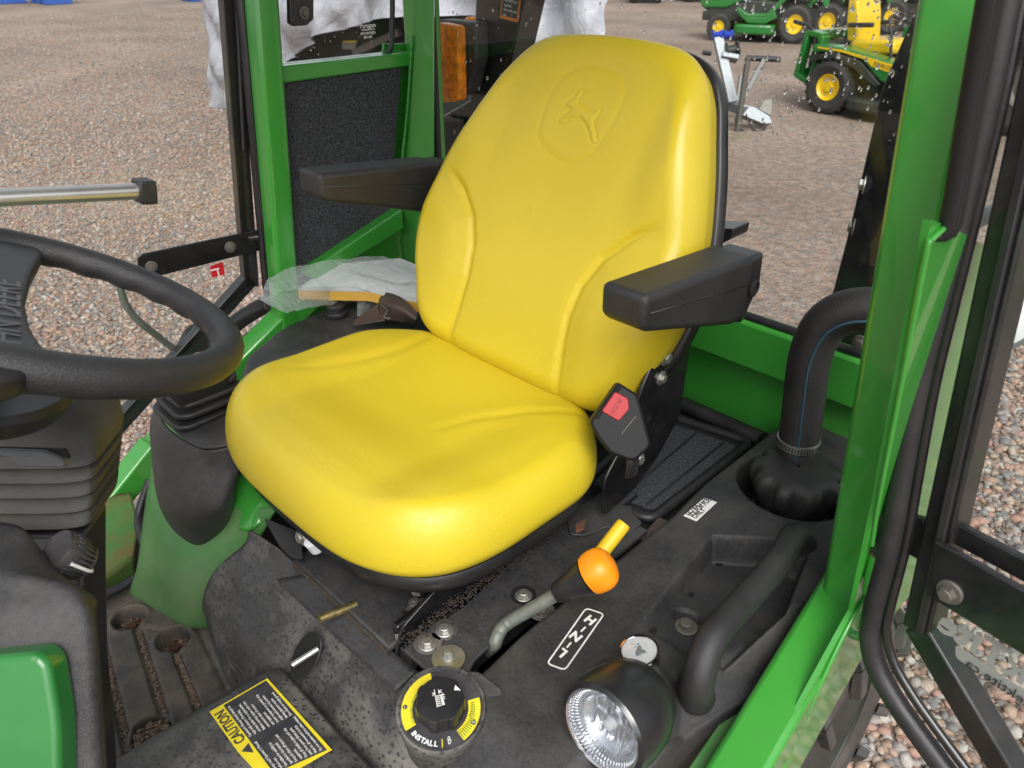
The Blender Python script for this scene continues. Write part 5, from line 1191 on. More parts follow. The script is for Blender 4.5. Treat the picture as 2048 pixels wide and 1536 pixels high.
# far door, slightly ajar
fh, fn = doorplane((-.68, -.12, 1.2), (-math.sin(R(8.6)), -math.cos(R(8.6))))
FD = lambda x, y: PL(x, y, fh, fn)
fd = thing('glass_door', 'black framed glass cab door standing slightly open beyond the steering wheel', 'door', fh)
fnn = V(fn).normalized(); fnn = fnn if fnn.dot(V(CAM) - fh) > 0 else -fnn
def strip(name, p0, p1, w, m, par, nrm, t, bevel=.002):
    d = (p1 - p0).normalized(); u = d.cross(nrm).normalized(); prism(name, [p0 - u * w / 2, p0 + u * w / 2, p1 + u * w / 2, p1 - u * w / 2], -nrm * t, m, par, bevel=bevel)
strip('frame_rail', FD(430, -420), FD(505, 575), .030, 'black steel', fd, fnn, .03)
strip('frame_rail', FD(506, 558), FD(60, 1055), .030, 'black steel', fd, fnn, .03)
tube('frame_seal', [FD(452, -420) + fnn * .004, FD(486, 300) + fnn * .004], .004, 'rubber', fd, sm=0)
prism('door_glass', [FD(-900, -500), FD(440, -500), FD(500, 565), FD(60, 1040), FD(-900, 1500)], -fnn * .005, 'window glass', fd, bevel=0)
sp = roundpoly([FD(272, 508), FD(522, 456), FD(522, 498), FD(300, 554), FD(276, 548)], [.012, .002, .002, .012, .008], 4)
stp = prism('hinge_strap', [p + fnn * .008 for p in sp], -fnn * .006, 'gloss black', fd, bevel=.0015)
bolt(FD(301, 531) + fnn * .008, fnn, .0075, 'dull steel', stp, name='nut'); bolt(FD(458, 492) + fnn * .008, fnn, .0075, 'dull steel', stp, name='nut')
beam('hinge_arm', FD(500, 475) - fnn * .01, X(545, 466, -.66), .045, .012, 'black steel', fd, up=(0, 0, 1))
lg = [FD(420, 532), FD(446, 524), FD(450, 549), FD(424, 555)]
prism('door_emblem', roundpoly(lg, .002, 3), fnn * .0006, 'red print', fd, bevel=0)
e0 = FD(420, 541) + fnn * .0010; 
beam('emblem_mark', FD(421, 541) + fnn * .001, FD(438, 536.5) + fnn * .001, .0028, .0005, 'decal white', fd, up=fnn, bevel=0)
beam('emblem_mark', FD(434, 538) + fnn * .001, FD(438, 552) + fnn * .001, .0028, .0005, 'decal white', fd, up=fnn, bevel=0)
dxf = (FD(446, 524) - FD(420, 532)).normalized()
text('door_lettering', 'TekTite', FD(414, 554) + fnn * .001, dxf, V((0, 0, 1)), .036, 'grey print', fd, ext=.0002, mirror=True)
# near door, wide open
nh, nn_ = doorplane((.64, -.06, 1.05), (.981, -.19))
ND = lambda x, y: PL(x, y, nh, nn_)
nd_ = thing('glass_door', 'black framed glass cab door swung wide open beside the green door post', 'door', nh)
nv_ = V(nn_).normalized(); nv_ = nv_ if nv_.dot(V(CAM) - nh) > 0 else -nv_
def NB(pts, r, name, m, k=0., flat=None, seg=14): return tube(name, [ND(*p) + nv_ * k for p in pts], r, m, nd_, seg=seg, sm=6, flat=flat)
gpts = [(2026, -30), (1985, 180), (1946, 350), (1916, 475), (1882, 613), (1845, 768), (1812, 950), (1788, 1085), (1756, 1210), (1748, 1275), (1762, 1335), (1800, 1402), (1848, 1470), (1930, 1580)]
NB(gpts, .0125, 'door_seal', 'rubber', .006)
NB([(x + 29, y) for x, y in gpts[:9]] + [(x + 30, y - 14) for x, y in gpts[9:]], .0055, 'seal_lip', 'gloss black', .004, seg=10)
strip('frame_rail', ND(2117, -30), ND(1829, 1266), .030, 'black steel', nd_, nv_, .035, .003)
strip('frame_rail', ND(1828, 1256), ND(2040, 1612), .030, 'black steel', nd_, nv_, .030, .003)
strip('frame_cap', ND(2132, -30) + nv_ * .006, ND(1842, 1262) + nv_ * .006, .008, 'rubber', nd_, nv_, .006, .001)
prism('door_glass', [ND(2030, -60), ND(2400, -60), ND(2500, 1900), ND(1950, 1600), ND(1775, 1330), ND(1790, 1150)], -nv_ * .005, 'window glass', nd_, bevel=0)
s_a, s_b = ND(1815, 1062), ND(2130, 1260)
sp2 = [ND(1812, 1030) - nv_ * .004, ND(2140, 1190) - nv_ * .004, ND(2140, 1345) - nv_ * .004, ND(1866, 1188) - nv_ * .004, ND(1800, 1118) - nv_ * .004]
strap2 = prism('hinge_strap', [ND(1885, 1072) + nv_ * .014, ND(2150, 1218) + nv_ * .014, ND(2150, 1352) + nv_ * .014, ND(1872, 1182) + nv_ * .014], -nv_ * .008, 'gloss black', nd_, bevel=.0015)
prism('hinge_plate', [ND(1886, 1050) - nv_ * .012, ND(2150, 1190) - nv_ * .012, ND(2150, 1240) - nv_ * .012, ND(1880, 1090) - nv_ * .012], -nv_ * .01, 'black steel', nd_, bevel=.002)
prism('hinge_plate', [ND(1795, 1030) - nv_ * .006, ND(1850, 1048) - nv_ * .006, ND(1838, 1130) - nv_ * .006, ND(1785, 1100) - nv_ * .006], -nv_ * .01, 'black steel', nd_, bevel=.002)
bolt(ND(1916, 1172) + nv_ * .014, nv_, .0085, 'dull steel', strap2, name='nut', h=.012)
dxn = (ND(1990, 1350) - ND(1900, 1290)).normalized()
text('door_lettering', 'TekTite', ND(2150, 1436) + nv_ * .0012, dxn, V((0, 0, 1)), .042, 'grey print', nd_, ext=.0002, mirror=True, off=.0012)
bpan = roundpoly([ND(1912, 1288) + nv_ * .001, ND(2150, 1446) + nv_ * .001, ND(2150, 1478) + nv_ * .001, ND(1912, 1314) + nv_ * .001], .004, 3)
prism('lettering_bar', bpan, -nv_ * .0006, 'grey print', nd_, bevel=0)
text('door_lettering', 'www.tektite.ca', ND(2150, 1476) + nv_ * .0022, dxn, V((0, 0, 1)), .017, 'decal black', nd_, ext=.0002, mirror=True)
hin = thing('door_hinge', 'two part cylindrical hinge, black over green, welded to the green door post', 'hinge', ND(1765, 1100))
hA, hB, hC = ND(1785, 1018), ND(1768, 1105), ND(1752, 1182)
lathe('hinge_barrel', [(.0135, 0), (.0150, .003), (.0150, (hB - hA).length)], hA, (hB - hA), 'black steel', hin, seg=28)
lathe('hinge_cap', [(.0005, -.003), (.0135, 0), (.0135, .002)], hA, (hB - hA), 'black steel', hin, seg=28)
lathe('hinge_socket', [(.0150, 0), (.0150, (hC - hB).length), (.0005, (hC - hB).length)], hB + (hB - hA).normalized() * .001, (hC - hB), GP, hin, seg=28)
lathe('rust_ring', [(.0155, -.001), (.0155, .0012)], hB, (hC - hB), 'rust', hin, seg=28)
# grab tube by the far door
gt = thing('support_tube', 'silver metal tube with a black end cap crossing the far doorway', 'tube', X(150, 392, -.45))
ga, gb_ = X(284, 382, -.45), X(-260, 408, -.45)
tube('tube_body', [ga, gb_], .0125, 'aluminium', gt, seg=28, sm=0)
gd = (ga - gb_).normalized(); gx_, gy_, _ = frame(gd)
box('end_cap', ga + gd * .004, (.036, .036, .026), 'rubber', gt, ax=(gx_, gy_, gd), bevel=.003)
# exterior bits beyond the far sill
mg = thing('mudguard_flap', 'dark curved mudguard flap and rail outside the far sill', 'mudguard', X(400, 680, -.85))
tube('guard_rail', [X(600, 575, -.78), X(540, 605, -.78), X(480, 640, -.80), X(425, 690, -.84)], .020, 'rubber', mg, sm=5, seg=20)
prism('guard_flap', roundpoly([X(352, 690, -.86), X(372, 650, -.86), X(420, 640, -.86), X(480, 650, -.86), X(470, 700, -.86), X(350, 704, -.86)], .02, 5), (.01, 0, 0), 'black plastic', mg, bevel=.003)
rd = tube('bent_rod', [X(240, 575, -.80), X(252, 610, -.80), X(275, 640, -.80), X(310, 668, -.80), X(350, 700, -.80)], .0075, 'worn lever', None, sm=6); top(rd, 'thin bent tan coated rod seen through the steering wheel opening', 'rod')

# ============================================================ ROPS, LAMPS AND WHEEL OUTSIDE THE REAR WINDOW
ry = .52
rn = prism('roll_bar_post', [Y(1872, -120, ry), Y(1838, 0, ry), Y(1762, 180, ry), Y(1702, 440, ry), Y(1660, 600, ry), Y(1640, 760, ry), Y(1800, 760, ry), Y(1870, 300, ry), Y(1960, -120, ry)], (0, .07, 0), 'gloss black', None, bevel=.004)
top(rn, 'near black steel roll bar post seen through the rear window', 'roll bar', 'roll bar posts behind the rear window')
bolt(Y(1730, 370, ry), (-1, -.4, 0), .010, 'zinc', rn); bolt(Y(1708, 455, ry), (-1, -.4, 0), .010, 'dull steel', rn)
rf = prism('roll_bar_post', [Y(958, -120, ry), Y(1062, -120, ry), Y(1048, 0, ry), Y(1020, 130, ry), Y(960, 330, ry), Y(930, 520, ry), Y(850, 520, ry), Y(870, 240, ry), Y(940, 200, ry)], (0, .07, 0), 'gloss black', None, bevel=.004)
top(rf, 'far black steel roll bar post with an orange bordered warning label', 'roll bar', 'roll bar posts behind the rear window')
sa = [Y(1008, -60, ry - .001), Y(1048, -52, ry - .001), Y(1036, 45, ry - .001), Y(1000, 36, ry - .001)]
wl = prism('warning_label', roundpoly(sa, .003, 3), (0, -.0006, 0), 'decal orange', rf, bevel=0)
sc_ = sum(sa, V((0, 0, 0))) / 4
prism('label_panel', [sc_ + (p - sc_) * .86 + V((0, -.0009, 0)) for p in sa], (0, -.0004, 0), 'decal black', wl, bevel=0)
for i, s_ in enumerate(('be down.', '\u2022DO NOT use', ' seat belt.', '\u2022Drive with extra', ' care.')):
    text('label_lettering', s_, Y(1011 - i * 1.6, -7 + i * 9.3, ry - .0022), (sa[1] - sa[0]), (sa[0] - sa[3]), .0085, 'decal white', wl, ext=.0001, sx=.72)
gr = prism('grille_plate', [Y(880, 232, ry - .02), Y(925, 240, ry - .02), Y(935, 300, ry - .02), Y(935, 330, ry - .02), Y(880, 330, ry - .02)], (0, .004, 0), 'black plastic', rf, bevel=0)
mbq = MB()
for i in range(9):
    for j in range(22): mbq.add(*boxg(Y(888 + i * 5, 246 + j * 4, ry - .0215), (.0022, .001, .0026)))
o = mbq.build('grille_holes', 'deep black', rf, smooth=False); o['kind'] = 'stuff'
am = thing('indicator_lamp', 'amber double sided indicator lamp in a black housing outside the rear window', 'indicator lamp', Y(915, 120, .46))
yl = .44
lens = roundpoly([Y(872, 44, yl), Y(914, 52, yl), Y(917, 203, yl), Y(872, 206, yl)], .014, 6)
prism('lamp_lens', lens, (0, .028, 0), 'amber lens', am, bevel=.004, bseg=3)
body_ = roundpoly([Y(876, 38, yl + .03), Y(950, 45, yl + .03), Y(953, 118, yl + .03), Y(935, 190, yl + .03), Y(876, 200, yl + .03)], .014, 6)
prism('lamp_housing', body_, (0, .04, 0), 'dusty plastic', am, bevel=.005, bseg=3)
prism('rear_lens', [p + V((.010, .071, .002)) for p in body_], (0, .02, 0), 'amber lens', am, bevel=.004)
mbl = MB()
for j in range(26):
    p = Y(886, 62 + j * 5.2, yl - .001); q_ = Y(912, 62 + j * 5.2, yl - .001); mbl.add(*boxg((p + q_) / 2, ((q_ - p).length * .9, .0016, .0014)))
o = mbl.build('lens_ridges', 'amber lens', am, smooth=False); o['kind'] = 'stuff'
# round rear lamp beyond the open door
rl = thing('rear_lamp', 'round pale rear lamp on a bracket beyond the open glass door', 'lamp', Y(2018, 630, .45))
ra = Y(2020, 628, .45); rdir = V((.80, -.60, .05)).normalized()
lathe('lamp_shell', [(.001, -.06), (.03, -.055), (.055, -.03), (.060, -.004), (.060, .004), (.054, .006)], ra, rdir, 'galvanised', rl, seg=40)
lathe('lamp_lens', [(.055, .003), (.04, .010), (.001, .013)], ra, rdir, 'lamp white', rl, seg=40)
tube('lamp_bracket', [ra - rdir * .05, ra - rdir * .05 + V((-.03, .03, -.08)), ra - rdir * .05 + V((-.08, .06, -.10))], .014, 'galvanised', rl, sm=5)
gtu = tube('grey_pipe', [Y(1940, 448, .6), Y(2000, 418, .6), Y(2100, 372, .6)], .0135, 'galvanised', None, sm=4); top(gtu, 'plain grey steel pipe rising beyond the open door frame', 'pipe')
def lug_wheel(name, label, c, Rr, W, rim_m, tyre_m, axis=(1, 0, 0), nl=22, rim=True, cat='wheel', parent=None, lug=.018):
    c = V(c); w = parent if parent is not None else thing(name, label, cat, c)
    x, y, d = frame(axis)
    t_ = None
    prof = [(Rr * .60, -W * .42), (Rr * .80, -W * .5), (Rr * .93, -W * .46), (Rr * .975, -W * .34), (Rr * .985, 0), (Rr * .975, W * .34), (Rr * .93, W * .46), (Rr * .80, W * .5), (Rr * .60, W * .42)]
    v, f = latheg(prof, c, (x, y, d), 48); f = f[:-2]; ty = obj('tyre', v, f, tyre_m, w, autos=60)
    mb = MB()
    for k in range(nl):
        for sd in (-1, 1):
            t = 2 * math.pi * (k + (.5 if sd > 0 else 0)) / nl
            P_ = []
            for (tt, ww) in ((0, .02), (.5, .28), (.9, .47), (1.15, .52)):
                a = t + tt * .28 * 1; e_ = x * math.cos(a) + y * math.sin(a); tg = y * math.cos(a) - x * math.sin(a)
                rr = Rr * (.985 - .05 * (tt > .8) - .16 * (tt > 1)); ax2 = (0, .15, .8, 1.3)[(0, .5, .9, 1.15).index(tt)]; P_.append((c + e_ * rr + d * (sd * ww * W), e_, tg, (e_ + d * (sd * ax2)).normalized()))
            for q0, q1 in zip(P_[:-1], P_[1:]):
                hw = Rr * .042; v = [q0[0] - q0[2] * hw, q0[0] + q0[2] * hw, q1[0] + q1[2] * hw, q1[0] - q1[2] * hw]; o0 = q0[3]; o1 = q1[3]; v2 = [q0[0] - q0[2] * hw * .8 + o0 * lug, q0[0] + q0[2] * hw * .8 + o0 * lug, q1[0] + q1[2] * hw * .8 + o1 * lug, q1[0] - q1[2] * hw * .8 + o1 * lug]
                mb.add(v + v2, [(0, 1, 2, 3), (7, 6, 5, 4), (0, 4, 5, 1), (1, 5, 6, 2), (2, 6, 7, 3), (3, 7, 4, 0)])
    lo_ = mb.build('tread_lugs', tyre_m, ty if parent is None else w, smooth=False, bevel=.003 if lug > .012 else 0); lo_['kind'] = 'stuff'
    if rim:
        for sd in (-1, 1): lathe('rim', [(Rr * .62, W * .40), (Rr * .58, W * .42), (Rr * .52, W * .22), (Rr * .26, W * .16), (Rr * .20, W * .26), (.001, W * .26)], c, V(d) * sd, rim_m, w, seg=32)
    return w
tw_ = lug_wheel('tractor_tyre', 'muddy chunky tread tractor tyre under the near fender skirt', (.500, .265, .425), .29, .18, 'machine dark', 'worn tyre', nl=15, rim=True, lug=.026, cat='tyre')
tw_.name = 'wheel'; tw_.parent = cab; tw_.location = tw_.location - cab.location; del tw_['category']; tw_['label'] = 'muddy chunky tread tractor tyre under the near fender skirt'

# ============================================================ BACKGROUND MACHINES
def wheelsimple(root, c, r, w, m_rim='mower yellow'):
    x, y, d = frame((0, 1, 0))
    ty = lathe('tyre', [(r * .5, -w * .4), (r * .8, -w * .5), (r * .95, -w * .42), (r, -w * .2), (r, w * .2), (r * .95, w * .42), (r * .8, w * .5), (r * .5, w * .4)], c, (0, 1, 0), 'tyre', root, seg=32, caps=False)
    mb = MB()
    for k in range(22):
        a = 2 * math.pi * k / 22; e_ = x * math.cos(a) + y * math.sin(a); tg = y * math.cos(a) - x * math.sin(a); mb.add(*boxg(V(c) + e_ * r, (r * .10, w * .8, .016), (tg, d, e_)))
    o = mb.build('tread_lugs', 'tyre', root, smooth=False); o['kind'] = 'stuff'
    for sd in (-1, 1): lathe('rim', [(r * .52, w * .34), (r * .48, w * .42), (r * .40, w * .30), (r * .2, w * .24), (r * .16, w * .36), (.001, w * .36)], c, (0, sd, 0), m_rim, root, seg=24, caps=False)
def place(root, p, fwd):
    a = math.atan2(fwd[1], fwd[0]); root.rotation_euler = (0, 0, a); root.location = p
def copy_tree(o, parent=None):
    c = o.copy(); COL.objects.link(c)
    if parent is not None: c.parent = parent
    for ch in list(o.children): copy_tree(ch, c)
    return c
def prof_xz(name, pts, y0, y1, m, root, bevel=.02, bseg=3, rnd=0): 
    P_ = [V((a, y0, b)) for a, b in pts]
    if rnd: P_ = roundpoly(P_, rnd, 4)
    return prism(name, P_, (0, y1 - y0, 0), m, root, bevel=bevel, bseg=bseg)
def lawn_tractor(label, green='mower green', yel='mower yellow', group='green lawn tractors parked in a row', rimm='mower yellow'):
    r = thing('lawn_tractor', label, 'lawn tractor', (0, 0, 0), group)
    prof_xz('hood', [(1.62, .46), (1.68, .62), (1.50, .80), (1.05, .90), (.78, .92), (.80, .62), (1.2, .46)], -.24, .24, green, r, .05, 3, .05)
    prof_xz('hood_stripe', [(1.5, .60), (1.1, .66), (1.1, .69), (1.5, .64)], -.262, .262, yel, r, .004)
    prof_xz('chassis', [(1.6, .28), (1.6, .44), (.75, .58), (.0, .52), (-.35, .45), (-.35, .25)], -.20, .20, 'machine dark', r, .02)
    prof_xz('dash', [(.86, .60), (.90, .94), (.74, 1.0), (.62, .62)], -.2, .2, green, r, .04)
    for sd in (-1, 1):
        y0, y1 = (.16, .46) if sd > 0 else (-.46, -.16)
        prof_xz('fender', [(-.42, .52), (-.36, .66), (-.1, .70), (.14, .66), (.30, .50), (.44, .36), (.80, .34), (.98, .46), (1.0, .50), (.78, .40), (.48, .41), (.34, .56), (.18, .72), (-.08, .76), (-.42, .72), (-.50, .54)], y0, y1, green, r, .012, 2)
        prof_xz('footrest', [(.30, .36), (.48, .27), (.78, .27), (.98, .42), (.95, .48), (.76, .36), (.5, .36), (.36, .46)], y0, y1, green, r, .015)
        wheelsimple(r, (0, sd * .36, .275), .275, .24, rimm); wheelsimple(r, (1.27, sd * .36, .20), .20, .15, rimm)
    prism('mower_deck', roundpoly([V((.30, -.58, .12)), V((.98, -.58, .12)), V((1.02, -.3, .12)), V((1.02, .3, .12)), V((.98, .58, .12)), V((.30, .58, .12))], .16, 5), (0, 0, .14), green, r, bevel=.03)
    prof_xz('seat_base', [(.30, .70), (.34, .80), (-.16, .80), (-.18, .70)], -.24, .24, yel, r, .035); prof_xz('seat_back', [(-.16, .78), (-.12, 1.14), (-.24, 1.18), (-.30, .78)], -.24, .24, yel, r, .05, 3)
    st_ = V((.62, 0, 1.08)); d_ = V((-.5, 0, .86)).normalized(); x, y, _ = frame(d_)
    tube('steering_wheel', [st_ + x * .19 * math.cos(t) + y * .19 * math.sin(t) for t in np.linspace(0, 6.2832, 28, endpoint=False)], .014, 'black plastic', r, sm=0, closed=True, seg=8)
    beam('steering_shaft', st_, st_ - d_ * .16, .03, .03, 'black plastic', r)
    return r
def zero_turn(label):
    r = thing('zero_turn_mower', label, 'ride-on mower', (0, 0, 0), 'green zero turn mowers')
    for sd in (-1, 1): wheelsimple(r, (0, sd * .46, .29), .29, .26); wheelsimple(r, (1.35, sd * .42, .15), .15, .12)
    prof_xz('chassis', [(1.2, .22), (1.2, .34), (.4, .45), (-.42, .45), (-.42, .22)], -.28, .28, 'machine dark', r, .02)
    # rear guard: green frame with an opening
    for a, b in (((-.46, .82), (-.26, .80)), ((-.46, .82), (-.52, .34)), ((-.52, .36), (-.36, .30)), ((-.26, .80), (-.32, .36))):
        for sd in (-1, 1): beam('rear_guard', (a[0], sd * .40, a[1]), (b[0], sd * .40, b[1]), .06, .13, 'mower green', r, up=(0, 1, 0), bevel=.012)
    beam('rear_guard', (-.48, -.40, .78), (-.48, .40, .78), .10, .10, 'mower green', r); beam('rear_guard', (-.52, -.40, .38), (-.52, .40, .38), .10, .10, 'mower green', r)
    prof_xz('engine', [(-.30, .42), (-.30, .72), (-.52, .72), (-.56, .42)], -.22, .22, 'machine dark', r, .04)
    for sd in (-1, 1):
        y0, y1 = (.30, .56) if sd > 0 else (-.56, -.30)
        prof_xz('fender', [(-.30, .62), (-.28, .72), (.10, .72), (.85, .60), (.90, .44), (.62, .42), (.34, .62), (.0, .68)], y0, y1, 'mower green', r, .02)
        prof_xz('fender_trim', [(-.32, .60), (0, .66), (.34, .60), (.62, .40), (.58, .36), (.28, .52), (0, .60), (-.3, .54)], y0 - .01, y1 + .01, 'machine dark', r, .01)
        ya = y1 + .004 if sd > 0 else y0 - .004
        prism('fender_stripe', [V((-.22, ya, .700)), V((.10, ya, .695)), V((.45, ya, .650)), V((.84, ya, .588)), V((.86, ya, .50)), V((.48, ya, .565)), V((.40, ya, .625)), V((.10, ya, .672)), V((-.22, ya, .684))], (0, sd * .004, 0), 'mower yellow', r, bevel=0)
        text('fender_lettering', 'JOHN DEERE', (.50 if sd < 0 else .82, ya + sd * .005, .583 if sd < 0 else .535), V((1, 0, -.17)) * (-sd), (0, 0, 1), .055, 'decal black', r, ext=.001)
    prof_xz('seat_base', [(.52, .66), (.50, .80), (.0, .78), (-.04, .70), (.1, .62)], -.25, .25, 'mower yellow', r, .04, 3)
    prof_xz('seat_back', [(.05, .76), (.0, 1.02), (-.08, 1.24), (-.17, 1.22), (-.14, .96), (-.08, .74)], -.23, .23, 'mower yellow', r, .05, 3, .03)
    for sd in (-1, 1):
        beam('seat_armrest', (-.06, sd * .29, .92), (.24, sd * .29, .94), .05, .05, 'black plastic', r, bevel=.015)
        tube('control_lever', [(.55, sd * .34, .62), (.50, sd * .34, .85), (.42, sd * .30, 1.02), (.40, sd * .06, 1.06)], .017, 'black plastic', r, sm=5, seg=8)
    prof_xz('foot_platform', [(1.25, .30), (1.25, .38), (.55, .42), (.55, .30)], -.30, .30, 'black plastic', r, .02)
    prism('mower_deck', roundpoly([V((.28, -.66, .10)), V((1.02, -.62, .10)), V((1.06, 0, .10)), V((1.02, .62, .10)), V((.28, .66, .10))], .14, 5), (0, 0, .13), 'machine dark', r, bevel=.03)
    tube('roll_hoop', [(-.34, -.42, .6), (-.42, -.42, .85), (-.70, -.40, .92)], .022, 'gloss black', r, sm=4)
    return r
zf = (Z(1800, 256, 0) - Z(1646, 228, 0)); zf.z = 0; zf.normalize(); zl_ = V((-zf.y, zf.x, 0))
zt = zero_turn('green zero turn mower with a yellow seat, nearest to the rear window')
zp = Z(1655, 226, 0) + zl_ * (.46 if zl_.dot(Z(1646, 228, 0) - V(CAM)) > 0 else -.46); place(zt, zp, zf)
z2 = copy_tree(zt); z2['label'] = 'second green zero turn mower, half hidden behind the nearest one'; away = V((FW[0], FW[1], 0)).normalized(); z2.location = zp + zl_ * (1.5 if zl_.dot(away) > 0 else -1.5) + zf * .35
lf = (Z(1457, 82, 0) - Z(1583, 87, 0)); lf.z = 0; lf.normalize(); ll = V((-lf.y, lf.x, 0)); ll = ll if ll.dot(away) > 0 else -ll
lt = lawn_tractor('green lawn tractor at the front left end of the parked row'); place(lt, Z(1583, 87, 0) + ll * .36, lf); lt.scale = (1.12, 1.05, 1.25)
names = ['second green lawn tractor from the left in the parked row', 'third green lawn tractor from the left, behind the yellow seat', 'fourth green lawn tractor from the left in the parked row', 'rearmost green lawn tractor of the parked row']
for i in range(4):
    o = copy_tree(lt); o['label'] = names[i]; o.location = Z((1647, 1709, 1775, 1835)[i], (82, 75, 69, 64)[i], 0) + ll * .36
fm = copy_tree(lt); fm['label'] = 'distant dark green mower at the top edge, left of the gap'; fm.location = Z(1290, 6, 0); fm.rotation_euler = (0, 0, 2.2); fm['group'] = 'distant mowers at the top edge'
fm2 = copy_tree(lt); fm2['label'] = 'distant dark green mower at the top edge, right of the gap'; fm2.location = Z(1400, 4, 0); fm2.rotation_euler = (0, 0, 2.4); fm2['group'] = 'distant mowers at the top edge'
tt_ = lawn_tractor('dark teal compact tractor beyond the open glass door', 'teal paint', 'machine dark', 'teal tractors', 'dull steel'); del tt_['group']
tt_.name = 'compact_tractor'; tt_['category'] = 'tractor'; tt_.scale = (1.9, 1.9, 1.9); tt_.location = Z(2035, 285, 0) + V((.2, 1.0, 0)); tt_.rotation_euler = (0, 0, R(-20))
# jockey trailer with winch
jb = Z(1472, 262, 0); JD = (np.array(jb) - CAM) @ FW; J = lambda x, y, k=0.: PC(x, y, JD + k)
jt = thing('trailer_drawbar', 'galvanised trailer drawbar with blue rollers and winch on an upright post', 'trailer', jb)
beam('winch_post', J(1436, 75), J(1466, 205), .10, .05, 'galvanised', jt, up=-V(FW)); beam('drawbar', J(1420, 200, .3), J(1492, 222), .11, .08, 'galvanised', jt, up=(0, 0, 1))
prism('coupling', roundpoly([J(1484, 208), J(1510, 214), J(1540, 232), J(1545, 246), J(1528, 248), J(1480, 228)], .02, 3), V(FW) * .09, 'galvanised', jt, bevel=.012)
prism('coupling_handle', roundpoly([J(1518, 218), J(1528, 200), J(1545, 198), J(1543, 232)], .015, 3), V(FW) * .05, 'dull steel', jt, bevel=.01)
for xx in (1431, 1452): lathe('guide_roller', [(.055, -.05), (.03, 0), (.055, .05), (.001, .05)], J(xx + 3, 70), V(RT), 'blue plastic', jt, seg=20)
lathe('winch_drum', [(.08, -.07), (.085, -.05), (.05, -.045), (.05, .045), (.085, .05), (.08, .07), (.001, .07)], J(1464, 100), V(RT) + V((0, 0, .2)), 'machine dark', jt, seg=24)
beam('winch_frame', J(1442, 112), J(1475, 118), .05, .12, 'galvanised', jt, up=-V(FW))
lathe('support_leg', [(.03, 0), (.03, .75), (.001, .75)], J(1474, 268), (0, 0, 1), 'dull steel', jt, seg=14)
tube('brake_cable', [J(1478, 215), J(1472, 245), J(1488, 262), J(1508, 268), J(1518, 276), J(1514, 290), J(1500, 305), J(1505, 318)], .010, 'rubber', jt, sm=6, seg=8)
tube('chain', [J(1512, 282), J(1502, 292), J(1504, 304), J(1498, 318)], .012, 'chrome', jt, sm=4, seg=6)
tube('power_cable', [J(1492, 228), J(1500, 250), J(1512, 262), J(1530, 258), J(1528, 244)], .009, 'rubber', jt, sm=6, seg=8)
th = thing('t_handle_frame', 'black steel frame with a horizontal handle bar beside the trailer drawbar', 'handle frame', J(1500, 200, .4))
tube('handle_bar', [J(1493, 116, .4), J(1560, 119, .4)], .030, 'rubber', th, sm=0); beam('frame_strut', J(1527, 120, .4), J(1478, 212, .4), .05, .07, 'gloss black', th, up=-V(FW)); beam('frame_strut', J(1482, 150, .45), J(1472, 222, .45), .04, .05, 'gloss black', th, up=-V(FW))
tube('side_bar', [J(1405, 105, .4), J(1422, 107, .4)], .026, 'rubber', th, sm=0)
# covered machine behind the quarter window
tm = thing('covered_machine', 'large dark machine under a crumpled silver tarpaulin beyond the quarter window', 'machine', (-5.5, 3.6, 0))
yt = 3.5
bot = [(432, 215), (462, 225), (500, 190), (560, 125), (592, 112), (654, 74), (719, 50), (787, 34), (890, 30), (960, 36), (1035, 72), (1066, 84), (1140, 105), (1212, 112)]
rws = []
for k in range(7):
    row = []
    for i, (x, y) in enumerate(bot):
        p = Y(x, y, yt); p.z = max(p.z, .02); tpz = 2.3 - .25 * abs(i - 6) / 6; t = k / 6
        fold = .10 * math.sin(i * 2.3 + k * .9) + .06 * math.sin(i * 5.1 - k * 1.7)
        row.append(V((p.x + .05 * math.sin(k * 2.1 + i), yt + .25 * t ** 2 + fold * (1 - .3 * t), p.z + (tpz - p.z) * t)))
    rws.append(row)
rws.append([V((p.x, yt + 1.6, p.z + .05)) for p in rws[-1]])
tp_ = patch('tarpaulin', rws, 'silver tarp', tm, nu=14, nv=10, thick=0); me_ = tp_.data; n_ = len(me_.vertices); co = np.zeros(n_ * 3); me_.vertices.foreach_get('co', co); co = co.reshape(-1, 3)
dd_ = 0
for q_ in range(10):
    kk = RNG.normal(size=3) * np.array([3.2, .5, 2.0]) * (1 + q_ * .3); dd_ = dd_ + (1 - 2 * np.abs(np.sin(co @ kk + 1.3 * np.sin(co @ (kk[::-1] * .5)) + RNG.random() * 6.28))) / (1 + .35 * q_)
co[:, 1] += .035 * dd_; me_.vertices.foreach_set('co', co.ravel()); me_.update()
mbt = MB()
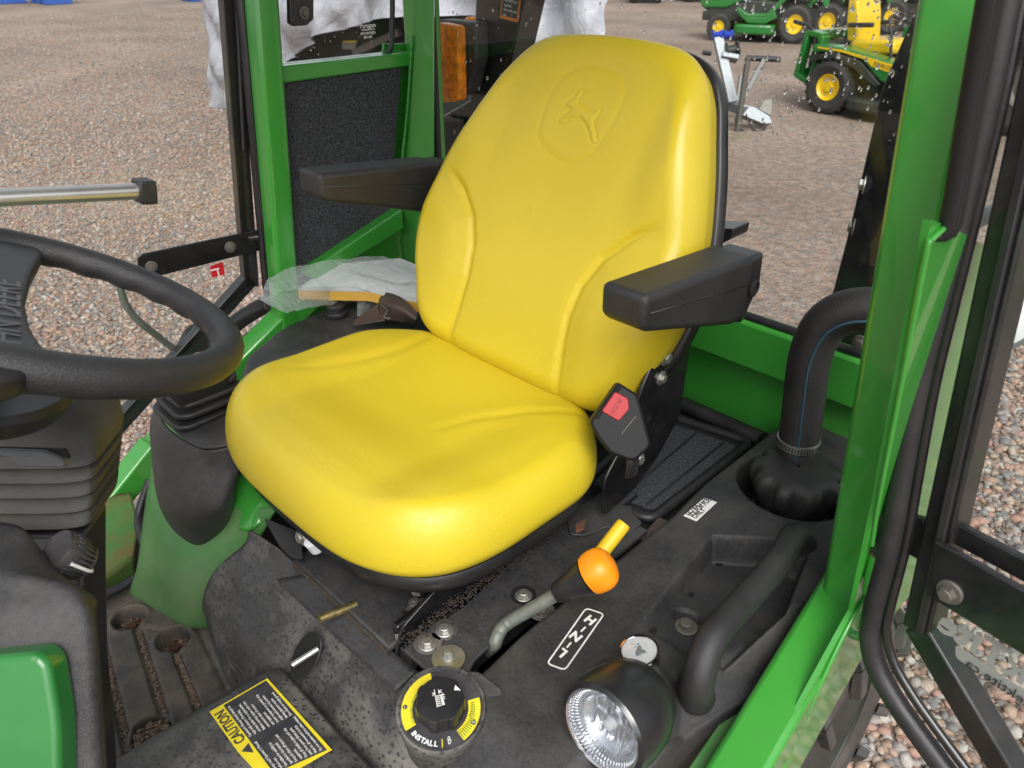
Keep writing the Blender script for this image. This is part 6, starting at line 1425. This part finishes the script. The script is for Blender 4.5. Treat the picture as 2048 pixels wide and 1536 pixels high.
for i in range(len(bot) - 1):
    for j in range(9):
        a = Y(*bot[i], yt).lerp(Y(*bot[i + 1], yt), j / 9); mbt.add([a + V((-.05, .02, .08)), a + V((.05, .0, .08)), a + V((.02 * math.sin(j * 3 + i), -.05, -.05 - .05 * random.random()))], [(0, 1, 2)])
xl, xr_ = Y(480, 170, yt + .3).x, Y(1180, 100, yt + .3).x - 1.0
box('machine_body', ((xl + xr_) / 2, yt + 1.0, .78), (xr_ - xl - .2, 1.2, 1.3), 'machine dark', tm, bevel=.04)
box('machine_skirt', ((xl + xr_) / 2 - .3, yt + .6, .30), ((xr_ - xl) * .7, .8, .5), 'machine dark', tm, bevel=.04)
beam('body_strut', Y(710, 106, yt + .3), Y(800, 64, yt + .3), .06, .06, 'dull steel', tm)
prism('data_plate', [Y(688, 82, yt + .33), Y(714, 81, yt + .33), Y(713, 98, yt + .33), Y(688, 98, yt + .33)], (0, -.02, 0), 'grey print', tm, bevel=0)
prism('plate_stripe', [Y(688, 82, yt + .30), Y(714, 81, yt + .30), Y(714, 84.5, yt + .30), Y(688, 85.5, yt + .30)], (0, -.01, 0), 'decal yellow', tm, bevel=0)
cbx = prism('cardboard_piece', roundpoly([Z(560, 118, .0), Z(600, 104, .0), Z(636, 112, .0), Z(630, 124, .0)], .1, 3), (0, 0, .12), 'tan cardboard', None, bevel=.02); top(cbx, 'torn piece of tan board lying under the tarpaulin edge', 'board')
lgk = prism('hanging_strap', [Y(472, 168, yt), Y(489, 172, yt), Y(493, 254, yt), Y(478, 252, yt)], (0, .04, 0), 'dull steel', tm, bevel=.01)
for i, (x0, x1, y) in enumerate(((0, 42, 5), (58, 150, 5), (372, 420, 0))):
    c_ = Z((x0 + x1) / 2, y + 2, 0); w_ = (Z(x1, y, 0) - Z(x0, y, 0)).length; pt = thing('pallet', ('blue pallet at the far left corner of the yard', 'longer blue pallet next to the far left corner', 'blue pallet left of the far door frame')[i], 'pallet', c_, 'blue pallets at the far edge of the yard')
    for k in range(3): box('deck_board', c_ + V((0, -.4 + .4 * k, .55)), (w_, .25, .10), 'pallet blue', pt, bevel=.01)
    for k in range(3): box('block', c_ + V((-w_ * .4 + w_ * .4 * k, 0, .26)), (w_ * .12, .8, .50), 'pallet blue', pt, bevel=.01)
